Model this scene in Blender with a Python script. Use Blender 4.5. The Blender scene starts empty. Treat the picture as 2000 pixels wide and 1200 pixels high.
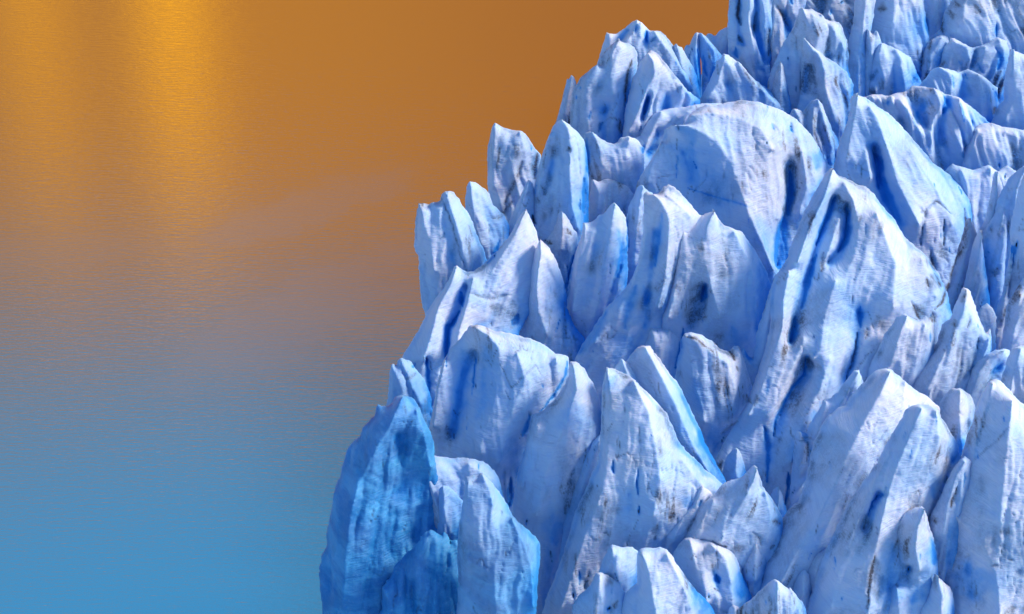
import bpy, math
import numpy as np
R = math.radians
scene = bpy.context.scene

# ------------------------------------------------------------------ camera
PITCH = R(35.0); CAM_Z = 250.0; FPX = 4598.0       # focal length in units of a 2000 px wide frame
cam_d = bpy.data.cameras.new("camera"); cam = bpy.data.objects.new("camera", cam_d)
scene.collection.objects.link(cam); scene.camera = cam
cam.location = (0, 0, CAM_Z); cam.rotation_euler = (math.pi/2 - PITCH, 0, 0)
cam_d.sensor_width = 36.0; cam_d.lens = 36.0*FPX/2000.0
cam_d.clip_start = 1.0; cam_d.clip_end = 20000.0
CAM = np.array([0, 0, CAM_Z]); RT = np.array([1.0, 0, 0])
FW = np.array([0, math.cos(PITCH), -math.sin(PITCH)]); UP = np.array([0, math.sin(PITCH), math.cos(PITCH)])
T0, M, KT = 400.0, 0.087, 0.93                      # middle distance, metres per unit there, slope of the glacier

# ------------------------------------------------------------------ sun, sky, exposure
SUN_EL, SUN_AZ = R(40), R(80)                      # azimuth from +y towards +x
sd = bpy.data.lights.new("sun", 'SUN'); sun = bpy.data.objects.new("sun", sd)
scene.collection.objects.link(sun)
sd.energy = 3.6; sd.angle = R(13.0); sd.color = (1.0, 0.91, 0.82)
sv = (math.cos(SUN_EL)*math.sin(SUN_AZ), math.cos(SUN_EL)*math.cos(SUN_AZ), math.sin(SUN_EL))
from mathutils import Vector
sun.rotation_euler = Vector(sv).to_track_quat('Z', 'Y').to_euler()

w = bpy.data.worlds.new("World"); scene.world = w; w.use_nodes = True
nt = w.node_tree; nt.nodes.clear()
def N(t, **k):
    n = nt.nodes.new(t)
    for a, b in k.items(): setattr(n, a, b)
    return n
def L(a, b): nt.links.new(a, b)
def math_(op, a, b=None, c=None):
    n = N('ShaderNodeMath', operation=op)
    for i, v in enumerate((a, b, c)):
        if v is None: continue
        if isinstance(v, (int, float)): n.inputs[i].default_value = v
        else: L(v, n.inputs[i])
    return n.outputs[0]
def mixc(f, a, b, mode='MIX'):
    n = N('ShaderNodeMix', data_type='RGBA', blend_type=mode)
    for s, v in ((n.inputs[0], f), (n.inputs[6], a), (n.inputs[7], b)):
        if isinstance(v, (int, float)): s.default_value = v
        elif isinstance(v, tuple): s.default_value = (*v, 1)
        else: L(v, s)
    return n.outputs[2]
def sstep(v, a, b, lo=0.0, hi=1.0):
    n = N('ShaderNodeMapRange', interpolation_type='SMOOTHSTEP')
    L(v, n.inputs[0])
    for i, x in enumerate((a, b, lo, hi)): n.inputs[i+1].default_value = x
    return n.outputs[0]
sky = N('ShaderNodeTexSky', sky_type='NISHITA', sun_disc=False)
sky.sun_elevation = SUN_EL; sky.sun_rotation = SUN_AZ; sky.air_density = 1.3
tc = N('ShaderNodeTexCoord'); sp = N('ShaderNodeSeparateXYZ'); L(tc.outputs['Generated'], sp.inputs[0])
az = math_('MULTIPLY', math_('ARCTAN2', sp.outputs[0], sp.outputs[1]), 57.2958)
el = math_('MULTIPLY', math_('ARCSINE', sp.outputs[2]), 57.2958)
# gold band, streaks and blue painted into the unseen sky for the lake's reflections
ns = N('ShaderNodeTexNoise'); ns.inputs['Scale'].default_value = 7.0; ns.inputs['Detail'].default_value = 3
L(tc.outputs['Generated'], ns.inputs['Vector'])
wob = math_('MULTIPLY', math_('SUBTRACT', ns.outputs[0], 0.5), 4.0)
elw = math_('ADD', el, wob)
slant = math_('SUBTRACT', elw, math_('MULTIPLY_ADD', az, 0.16, 2.2))
band = math_('MULTIPLY', sstep(slant, 30.0, 35.6, 1.0, 0.0), sstep(math_('ABSOLUTE', az), 30, 50, 1.0, 0.0))
def gauss(c, wd, amp):
    d = math_('DIVIDE', math_('SUBTRACT', az, c), wd)
    return math_('MULTIPLY', math_('EXPONENT', math_('MULTIPLY', math_('MULTIPLY', d, d), -1.0)), amp)
streak = math_('ADD', gauss(-9.2, 0.38, 1.0), gauss(-12.9, 0.38, 0.5))
streak = math_('MULTIPLY', streak, sstep(elw, 27.5, 35.0, 1.0, 0.0))
gold = mixc(sstep(az, -8, 4, 0, 1), (0.52, 0.195, 0.018), (0.40, 0.138, 0.018))
dk = math_('ADD', gauss(-11.1, 0.8, 0.28), gauss(-14.3, 0.7, 0.45))
gold = mixc(dk, gold, (0.24, 0.13, 0.05))
gold = mixc(streak, gold, (1.6, 0.70, 0.004))
skyc = mixc(1.0, sky.outputs[0], (0.068, 0.112, 0.166), 'MULTIPLY')
low = mixc(sstep(el, 33.5, 41), (0.19, 0.18, 0.18), (0.05, 0.29, 0.58))
low = mixc(sstep(az, -9, -3, 0, 0.5), low, (0.06, 0.11, 0.16))
fwd = math_('MULTIPLY', sstep(math_('ABSOLUTE', az), 30, 55, 1.0, 0.0), sstep(el, 46, 60, 1.0, 0.0))
skyc = mixc(fwd, skyc, low)
col = mixc(band, skyc, gold)
bg = N('ShaderNodeBackground'); L(col, bg.inputs[0]); bg.inputs[1].default_value = 1.0
wo = N('ShaderNodeOutputWorld'); L(bg.outputs[0], wo.inputs[0])
scene.view_settings.view_transform = 'Standard'; scene.view_settings.look = 'None'
scene.view_settings.exposure = 0.1; scene.view_settings.gamma = 1.0
scene.cycles.max_bounces = 10; scene.cycles.diffuse_bounces = 6

# ------------------------------------------------------------------ materials
def new_mat(name):
    global nt
    m = bpy.data.materials.new(name); m.use_nodes = True
    nt = m.node_tree; nt.nodes.clear(); return m
def noise(vec, scale, detail=4, rough=0.55, dist=0.0):
    n = N('ShaderNodeTexNoise'); L(vec, n.inputs['Vector'])
    n.inputs['Scale'].default_value = scale; n.inputs['Detail'].default_value = detail
    n.inputs['Roughness'].default_value = rough; n.inputs['Distortion'].default_value = dist
    return n.outputs[0]
def mapping(vec, rot=(0, 0, 0), scale=(1, 1, 1)):
    n = N('ShaderNodeMapping'); L(vec, n.inputs[0]); n.inputs['Rotation'].default_value = rot
    n.inputs['Scale'].default_value = scale; return n.outputs[0]
def attr(name):
    n = N('ShaderNodeAttribute', attribute_name=name); return n.outputs['Fac']

ICE = new_mat("glacier_ice")
geo = N('ShaderNodeNewGeometry'); P = geo.outputs['Position']
fresh_shade, dirt = attr('fresh_shade'), attr('dirt')  # first channel: unweathered blue ice plus painted shade of flanks and hollows
# thin wind- and melt-scored layers, tipped down to the right, and two size ranges of mottling
lay = mapping(P, (0, R(24), 0), (0.30, 0.12, 3.6))
n_lay = noise(lay, 1.0, 6, 0.62, 0.35)
lay2 = mapping(P, (0, R(38), 0), (0.5, 0.2, 7.0))
n_lay2 = noise(lay2, 1.0, 4, 0.6, 0.2)
n_big = noise(P, 0.09, 4, 0.55); n_mid = noise(P, 0.5, 7, 0.7); n_fin = noise(P, 3.2, 5, 0.65)
crust = mixc(sstep(n_big, 0.38, 0.66), (0.60, 0.74, 0.92), (0.84, 0.82, 0.89))
crust = mixc(math_('MULTIPLY', sstep(n_lay, 0.50, 0.68), 0.30), crust, (0.50, 0.58, 0.80))
crust = mixc(math_('MULTIPLY', sstep(n_lay2, 0.52, 0.70), 0.28), crust, (0.46, 0.50, 0.68))
crust = mixc(math_('MULTIPLY', sstep(n_fin, 0.50, 0.75), 0.16), crust, (0.46, 0.56, 0.80))
fr = math_('ADD', fresh_shade, math_('MULTIPLY', math_('SUBTRACT', n_mid, 0.5), math_('MULTIPLY', sstep(fresh_shade, 0.02, 0.4), 0.6)))
deep = mixc(sstep(fr, 0.45, 1.05), (0.20, 0.51, 0.90), (0.02, 0.27, 0.76))
c = mixc(sstep(fr, -0.15, 0.80), crust, deep)
teal = attr('teal')
n_t = noise(mapping(P, (0, R(-35), 0), (0.10, 0.10, 0.28)), 1.0, 6, 0.62, 0.6)
glass = mixc(sstep(n_t, 0.40, 0.62), (0.012, 0.21, 0.50), (0.07, 0.40, 0.70))
glass = mixc(math_('MULTIPLY', sstep(n_fin, 0.55, 0.72), 0.35), glass, (0.30, 0.52, 0.74))
c = mixc(teal, c, glass)
dn = math_('ADD', n_mid, math_('MULTIPLY', math_('SUBTRACT', n_fin, 0.5), 0.6))
df = math_('MULTIPLY', dirt, sstep(dn, 0.36, 0.62, 0.55, 1.5))
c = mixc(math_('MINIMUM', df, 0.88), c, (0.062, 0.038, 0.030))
bs = N('ShaderNodeBsdfPrincipled'); L(c, bs.inputs['Base Color'])
L(sstep(fr, 0.1, 0.8, 0.62, 0.36), bs.inputs['Roughness'])
bs.inputs['IOR'].default_value = 1.31
bs.inputs['Subsurface Weight'].default_value = 0.22
bs.inputs['Subsurface Radius'].default_value = (0.25, 0.7, 1.5); bs.inputs['Subsurface Scale'].default_value = 1.2
hgt = math_('ADD', math_('MULTIPLY', n_lay, 1.0), math_('ADD', math_('MULTIPLY', n_lay2, 0.7),
      math_('ADD', math_('MULTIPLY', n_mid, 0.7*0.5), math_('MULTIPLY', n_fin, 0.16))))
bp = N('ShaderNodeBump'); bp.inputs['Strength'].default_value = 0.42; bp.inputs['Distance'].default_value = 0.6
L(hgt, bp.inputs['Height']); L(bp.outputs[0], bs.inputs['Normal'])
o = N('ShaderNodeOutputMaterial'); L(bs.outputs[0], o.inputs[0])

WATER = new_mat("lake_water")
geo = N('ShaderNodeNewGeometry'); P = geo.outputs['Position']
r1 = noise(mapping(P, (0, 0, R(16)), (0.34, 1.7, 1)), 1.0, 5, 0.62, 0.5)
r2 = noise(mapping(P, (0, 0, R(-24)), (0.7, 3.0, 1)), 1.0, 4, 0.6, 0.3)
r3 = noise(mapping(P, (0, 0, R(12)), (0.05, 0.12, 1)), 1.0, 3, 0.5, 0.2)
def patch(cx, cy, rot, lx, ly):
    # a cat's-paw of wind on the lake: an elongated patch with a ragged rim
    q = N('ShaderNodeMapping', vector_type='TEXTURE'); L(P, q.inputs[0]); q.inputs['Location'].default_value = (cx, cy, 0)
    q.inputs['Rotation'].default_value = (0, 0, rot); q.inputs['Scale'].default_value = (lx, ly, 1)
    ln = N('ShaderNodeVectorMath', operation='LENGTH'); L(q.outputs[0], ln.inputs[0])
    d = math_('ADD', ln.outputs['Value'], math_('MULTIPLY', math_('SUBTRACT', noise(P, 0.14, 6, 0.7), 0.5), 1.6))
    return sstep(d, 0.45, 1.25, 1.0, 0.0)
wind = math_('MAXIMUM', math_('MAXIMUM', patch(-40, 391, R(34), 34, 9), math_('MULTIPLY', patch(-88, 376, R(10), 26, 9), 0.6)), math_('MULTIPLY', patch(-38, 356, R(46), 40, 13), 0.9))
calm = math_('SUBTRACT', 0.85, math_('MULTIPLY', wind, 0.3))
hh = math_('ADD', math_('MULTIPLY', math_('ADD', r1, math_('MULTIPLY', r2, 0.5)), calm), math_('MULTIPLY', r3, 0.12))
bp = N('ShaderNodeBump'); bp.inputs['Strength'].default_value = 1.0; bp.inputs['Distance'].default_value = 0.021
L(hh, bp.inputs['Height'])
gl = N('ShaderNodeBsdfGlossy'); gl.inputs['Color'].default_value = (0.93, 0.95, 0.97, 1)
gl.inputs['Roughness'].default_value = 0.05; L(bp.outputs[0], gl.inputs['Normal'])
L(math_('MULTIPLY_ADD', wind, 0.12, 0.035), gl.inputs['Roughness'])
di = N('ShaderNodeBsdfDiffuse'); di.inputs['Color'].default_value = (0.10, 0.17, 0.20, 1)
mx = N('ShaderNodeMixShader'); mx.inputs[0].default_value = 0.94
L(di.outputs[0], mx.inputs[1]); L(gl.outputs[0], mx.inputs[2])
o = N('ShaderNodeOutputMaterial'); L(mx.outputs[0], o.inputs[0])

# ------------------------------------------------------------------ mesh helpers
def place(px, py, t):
    a = (px - 1000.0)/FPX; b = (600.0 - py)/FPX
    return CAM + (FW[None, :] + a[:, None]*RT + b[:, None]*UP)*t[:, None]
rng = np.random.RandomState(7); LAT = rng.rand(256, 256)
def vnoise(x, y):
    xi = np.floor(x).astype(int); yi = np.floor(y).astype(int); fx = x-xi; fy = y-yi
    fx = fx*fx*(3-2*fx); fy = fy*fy*(3-2*fy)
    g = lambda i, j: LAT[i % 256, j % 256]
    return (g(xi, yi)*(1-fx)+g(xi+1, yi)*fx)*(1-fy) + (g(xi, yi+1)*(1-fx)+g(xi+1, yi+1)*fx)*fy
def fbm(x, y, o=4, g=0.5):
    s = 0; a = 1; n = 0
    for i in range(o):
        s = s + a*(vnoise(x*2**i+17.3*i, y*2**i+5.1*i)-0.5); n += a; a *= g
    return s/n*2
def segdist(X, Y, pts):
    """distance to a polyline and the position (0..1) along it"""
    D = np.full(X.shape, 1e9); T = np.zeros(X.shape); n = len(pts)-1
    for i in range(n):
        (x0, y0), (x1, y1) = pts[i], pts[i+1]
        dx, dy = x1-x0, y1-y0; l2 = dx*dx+dy*dy+1e-9
        t = np.clip(((X-x0)*dx+(Y-y0)*dy)/l2, 0, 1)
        d = np.hypot(X-x0-t*dx, Y-y0-t*dy); m = d < D
        D = np.where(m, d, D); T = np.where(m, (i+t)/n, T)
    return D, T
def sdf_poly(X, Y, pts):
    D, _ = segdist(X, Y, pts+[pts[0]])
    ins = np.zeros(X.shape, bool); n = len(pts)
    for i in range(n):
        (x0, y0), (x1, y1) = pts[i], pts[(i+1) % n]
        if y0 == y1: continue
        c = ((y0 > Y) != (y1 > Y)) & (X < (x1-x0)*(Y-y0)/(y1-y0)+x0)
        ins ^= c
    return np.where(ins, -D, D)
def up2(a, shp):
    ii = np.clip(np.arange(shp[0])//2, 0, a.shape[0]-1); jj = np.clip(np.arange(shp[1])//2, 0, a.shape[1]-1)
    return a[np.ix_(ii, jj)]
def relax(fixed, val, src, its=70, lv=3):
    """solve laplace(h) = -src with h = val where fixed (coarse to fine)"""
    if lv > 0 and min(fixed.shape) > 10:
        f = fixed; H, W = (f.shape[0]+1)//2*2, (f.shape[1]+1)//2*2
        F = np.ones((H, W), bool); F[:f.shape[0], :f.shape[1]] = f
        V = np.zeros((H, W)); V[:f.shape[0], :f.shape[1]] = val*f
        Fb = F.reshape(H//2, 2, W//2, 2); cnt = Fb.sum((1, 3)); s = V.reshape(H//2, 2, W//2, 2).sum((1, 3))
        cf = cnt > 0; cv = np.where(cf, s/np.maximum(cnt, 1), 0)
        h = up2(relax(cf, cv, src*4, its, lv-1), f.shape)
    else: h = np.zeros(fixed.shape)
    h = np.where(fixed, val, h)
    for k in range(its):
        p = np.pad(h, 1, mode='edge')
        a = (p[:-2, 1:-1]+p[2:, 1:-1]+p[1:-1, :-2]+p[1:-1, 2:]+src)/4
        h = np.where(fixed, val, a)
    return h
def blur(a, n=1):
    for _ in range(n):
        p = np.pad(a, 1, mode='edge')
        a = (p[:-2, 1:-1]+p[2:, 1:-1]+p[1:-1, :-2]+p[1:-1, 2:]+4*a)/8
    return a
def link_mesh(name, V, F, mat, origin, attrs=None, parent=None):
    me = bpy.data.meshes.new(name)
    V = V - np.array(origin)[None, :]
    me.vertices.add(len(V)); me.vertices.foreach_set('co', V.astype(np.float32).ravel())
    me.loops.add(F.size); me.loops.foreach_set('vertex_index', F.astype(np.int32).ravel())
    me.polygons.add(len(F)); me.polygons.foreach_set('loop_start', np.arange(0, F.size, 4, dtype=np.int32))
    me.polygons.foreach_set('use_smooth', np.ones(len(F), bool))
    me.update(calc_edges=True); me.validate()
    for k, v in (attrs or {}).items():
        a = me.attributes.new(k, 'FLOAT', 'POINT')
        vv = v if len(me.vertices) == len(v) else v[:len(me.vertices)]
        a.data.foreach_set('value', vv.astype(np.float32))
    me.materials.append(mat)
    ob = bpy.data.objects.new(name, me); ob.location = origin; scene.collection.objects.link(ob)
    if parent: ob.parent = parent
    return ob

def py_rel(X, Y):
    # the dirtiest ice lies far up the glacier and on its right side
    return np.clip((X-1300)/700, -.6, 1)*0.6 + np.clip((450-Y)/450, -.5, 1)*0.5
STEP = 2.5
SPECS = []
def serac(name, cat, label, row, out, *a, **k):
    SPECS.append(((name, cat, label, row, [(float(x), float(y)) for x, y in out]) + a, k))
def in_poly(x, y, pts):
    return sdf_poly(np.array([x]), np.array([y]), pts)[0] < 0
def owner(mark):
    p = mark[4]; x = sum(q[0] for q in p)/len(p); y = sum(q[1] for q in p)/len(p)
    x, y = (p[len(p)//2] if len(p) % 2 else (x, y))
    best = None
    for i, (a, k) in enumerate(SPECS):
        if in_poly(x, y, a[4]):
            d = KT*(600-a[3]) + k.get('ks', -0.1)*(a[3]-y)
            if best is None or d < best[0]: best = (d, i)
    return best[1] if best else -1
def build_all():
    own = {}
    for m in MARKS:
        if m[2] >= 0.7 and 2.5 <= m[0] <= 10 and m[1] >= 3: own.setdefault(owner(m), []).append(m)
    for i, (a, k) in enumerate(SPECS): build_serac(*a, cracks=own.get(i, []), **k)
def build_serac(name, cat, label, row, out, ridges=(), k=0.30, ks=-0.1, ext=60, tone=0.0, rough=1.0, flute=1.0, dust=0.0, cap=60, glass=0.0, cracks=()):
    """one block of glacier ice: outline + ridge and furrow lines -> closed solid with relief on both sides"""
    xs = [p[0] for p in out]; ys = [p[1] for p in out]
    st = STEP
    gx = np.arange(min(xs)-3*st, max(xs)+3*st, st); gy = np.arange(min(ys)-3*st, max(ys)+ext+3*st, st)
    X, Y = np.meshgrid(gx, gy)
    seed = (row*7.3 + xs[0]*1.7) % 97
    S = sdf_poly(X, Y, out)
    n = int(ext/st)
    if n > 0:
        E = S.copy()
        for j in range(1, n+1): E[j:, :] = np.minimum(E[j:, :], S[:-j, :])
        S = E
    S = S + rough*(2.4*fbm(X/18+seed, Y/18, 4, 0.6) + 1.2*fbm(X/6, Y/6+seed, 2))
    ys_top = min(ys); gyS, gxS = np.gradient(S, st)
    inside = S < 0
    fixed = ~inside
    u = relax(fixed, np.zeros(S.shape), st*st, 60, 4)
    puff = k*np.sqrt(np.maximum(2*u, 0)); puff = cap*(1-np.exp(-puff/cap))
    fx, val = fixed.copy(), np.zeros(S.shape)
    for h0, h1, pts in ridges:
        D, T = segdist(X, Y, pts)
        w_ = (D < st*0.75) & inside
        fx |= w_; val = np.where(w_, h0+(h1-h0)*T, val)
    r = relax(fx, val, 0.0, 60, 4) if len(ridges) else 0*S
    edge = np.clip(-S/16.0, 0, 1)
    # melt furrows and blades running down the faces along the tower's own axis, plus broad lumps and thin fractures
    pa = np.array(out); top = pa[pa[:, 1].argmin()]; low_ = pa[pa[:, 1] > pa[:, 1].max()-0.3*np.ptp(pa[:, 1])].mean(0)
    ax = low_-top; ax[1] = max(ax[1], 0.9*abs(ax[0])); ax /= np.hypot(*ax)
    Aw = (X-top[0])*ax[1]-(Y-top[1])*ax[0]; Bw = (X-top[0])*ax[0]+(Y-top[1])*ax[1]
    Aw = Aw + 14*fbm(X/65+seed, Y/85, 3)
    n1 = fbm(Aw/36+seed, Bw/260+seed, 3, 0.55); n2 = fbm(Aw/22+2*seed, Bw/150, 3, 0.5); n3 = fbm(Aw/30+3*seed, Bw/95, 3, 0.5)
    n4 = fbm((X*.9+Y*.45)/70+seed, (Y*.9-X*.45)/16, 3, 0.6)
    crk = np.exp(-(n3/0.018)**2)*np.clip(fbm(X/50, Y/50+seed, 2)*3+0.1, 0, 1)
    lump = fbm(X/60+seed, Y/60, 3)
    flute = flute*(1.55 if (row < 420 and xs[0] > 1400) else 1.1)
    H = 1.15*puff + 1.35*r + edge*(flute*(15*np.minimum(np.abs(n1), .5) - 9*np.minimum(np.abs(n2), .45)) + 5.0*lump
        + 1.1*n4 + 1.6*fbm(X/11, Y/11+seed, 4, 0.65) - 2.6*crk)
    fresh_shade = np.full(S.shape, float(tone)); dirt_ = np.full(S.shape, float(dust)) + 0.45*crk*edge*np.clip(fbm(X/90+seed, Y/90, 2)*3+0.3, 0, 1); teal = np.full(S.shape, float(glass))
    jx = X + 2.2*fbm(X/9, Y/9+seed, 2); jy = Y + 2.2*fbm(X/9+40, Y/9, 2)
    bb = (gx[0], gx[-1], gy[0], gy[-1]); cid = -np.ones(S.shape, int)
    for wdt, dep, fb, db, pts in MARKS:
        if 2.5 <= wdt < 9.5 and fb > .6: wdt = wdt*0.72
        if max(p[0] for p in pts) < bb[0] or min(p[0] for p in pts) > bb[1] or max(p[1] for p in pts) < bb[2] or min(p[1] for p in pts) > bb[3]: continue
        D, T = segdist(jx, jy, pts)
        wv = wdt*(0.15+0.95*np.sin(np.pi*np.clip(T*0.9+0.05, 0, 1))) * (1+0.35*fbm(X/14+9, Y/14, 2))
        q = np.exp(-(D/np.maximum(wv*(0.8 if wdt < 9.5 else 1), .5))**(1.25 if wdt < 9.5 else 2))
        dep = dep*(0.8 if wdt < 9.5 else 0.5)
        if wdt >= 9.5: q = 0.62*np.exp(-(D/np.maximum(1.25*wv, .5))**1.6)
        H = H - dep*q
        for ci, cm in enumerate(cracks):
            if cm[4] is pts: cid = np.where((q > 0.30) & inside & (S < -1.5*st), ci, cid)
        fresh_shade = np.maximum(fresh_shade, fb*q); dirt_ = np.maximum(dirt_, db*q)
    # flanks low and right tinted blue: fresher crevasse ice and painted shade together
    down = np.clip((Y-ys_top)/max(max(ys)-ys_top, 1), 0, 1)
    side = 0.45+0.55*np.clip(gxS*1.5, -0.6, 1)
    fresh_shade = fresh_shade + 0.85*np.exp(-np.maximum(-S, 0)/(12+44*down))*np.clip(2.6*down-0.35, 0, 1)*side*(1+0.7*fbm(X/40, Y/60+seed, 3))
    teal = glass*np.clip(0.60+0.65*down+0.5*fbm(X/60+seed, Y/80, 3), 0, 1)
    # cavities between ribs tinted blue: unweathered ice plus shade painted into the colour
    Hs = blur(H, 6); Hb = blur(Hs, 130); cav = np.clip((Hb-Hs)*0.16, 0, 1)*np.clip(-S/8, 0, 1)
    fresh_shade = np.clip(fresh_shade + 0.62*np.minimum(cav, .9), 0, 1.2)
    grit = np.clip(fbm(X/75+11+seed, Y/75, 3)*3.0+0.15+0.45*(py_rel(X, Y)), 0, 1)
    dirt_ = np.maximum(dirt_, np.minimum(0.9*cav+0.14, 0.8)*grit*np.clip(1.15-fresh_shade, 0.1, 1))
    wash = np.clip(fbm(Aw/7+seed, Bw/95, 4, .6)*3.2-0.25, 0, 1)*np.clip(fbm(X/45+31, Y/60+seed, 2)*4, 0, 1)
    dirt_ = np.maximum(dirt_, 0.6*wash*np.clip(grit+0.15, 0, 1)*(1-.9*teal))
    H = np.where(inside, np.maximum(H, 0.4), 0.0)
    B = np.where(inside, -0.7*puff-0.4, 0.0)
    # pull the rim vertices onto the outline
    g2 = np.maximum(np.hypot(gxS, gyS), 0.3)
    mv = np.clip(S, 0, 1.5*st)
    PX = np.where(inside, X, X - mv*gxS/g2/g2); PY = np.where(inside, Y, Y - mv*gyS/g2/g2)
    t = T0 + M*(KT*(600-row) + ks*(row-PY))
    q = inside[:-1, :-1] | inside[1:, :-1] | inside[:-1, 1:] | inside[1:, 1:]
    ii, jj = np.nonzero(q); W = X.shape[1]
    quads = np.stack([ii*W+jj, (ii+1)*W+jj, (ii+1)*W+jj+1, ii*W+jj+1], 1)
    used = np.unique(quads); inn = inside.ravel()
    fid = -np.ones(X.size, int); fid[used] = np.arange(len(used))
    backv = used[inn[used]]
    bid = fid.copy(); bid[backv] = len(used)+np.arange(len(backv))
    cq = cid.ravel()[quads]; fc = np.where(cq.min(1) >= 0, cq.max(1), -1)
    for ci in range(len(cracks)):                    # one unbroken slit per crack
        rest = np.nonzero(fc == ci)[0]; best = rest[:0]
        while len(rest):
            on = np.zeros(X.size, bool); on[quads[rest[0]]] = True; m = 0
            while True:
                hit = on[quads[rest]].any(1)
                if hit.sum() == m: break
                m = hit.sum(); on[quads[rest[hit]].ravel()] = True
            if m > len(best): best = rest[hit]
            rest = rest[~hit]
        keep = np.zeros(len(fc), bool); keep[best] = True
        fc = np.where((fc == ci) & ~keep, -1, fc)
    px, py, tt = PX.ravel(), PY.ravel(), t.ravel()
    base = place(px, py, tt)
    Vf = base[used] - FW[None, :]*(M*H.ravel()[used])[:, None]
    Vb = base[backv] - FW[None, :]*(M*B.ravel()[backv])[:, None]
    F = np.concatenate([fid[quads][fc < 0], bid[quads][:, ::-1]])
    V = np.concatenate([Vf, Vb])
    at = {'fresh_shade': np.concatenate([fresh_shade.ravel()[used], fresh_shade.ravel()[backv]]),
          'teal': np.concatenate([teal.ravel()[used], teal.ravel()[backv]]),
          'dirt': np.concatenate([dirt_.ravel()[used], dirt_.ravel()[backv]])}
    org = (float(V[:, 0].mean()), float(V[:, 1].mean()), float(V[:, 2].min()))
    ob = link_mesh(name, V, F, ICE, org, at)
    for ci in range(len(cracks)):
        cf = fid[quads][fc == ci]
        if len(cf) < 4: continue
        uq = np.unique(cf); rm = -np.ones(len(V), int); rm[uq] = np.arange(len(uq))
        c_ = link_mesh('blue_crack', V[uq], rm[cf], ICE, org, {k_: v_[uq] for k_, v_ in at.items()})
        c_.parent = ob; c_.location = (0, 0, 0)
    ob['kind'] = 'thing'; ob['label'] = label; ob['category'] = cat; ob['group'] = 'ice towers and ridges of the glacier front'
    return ob
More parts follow.
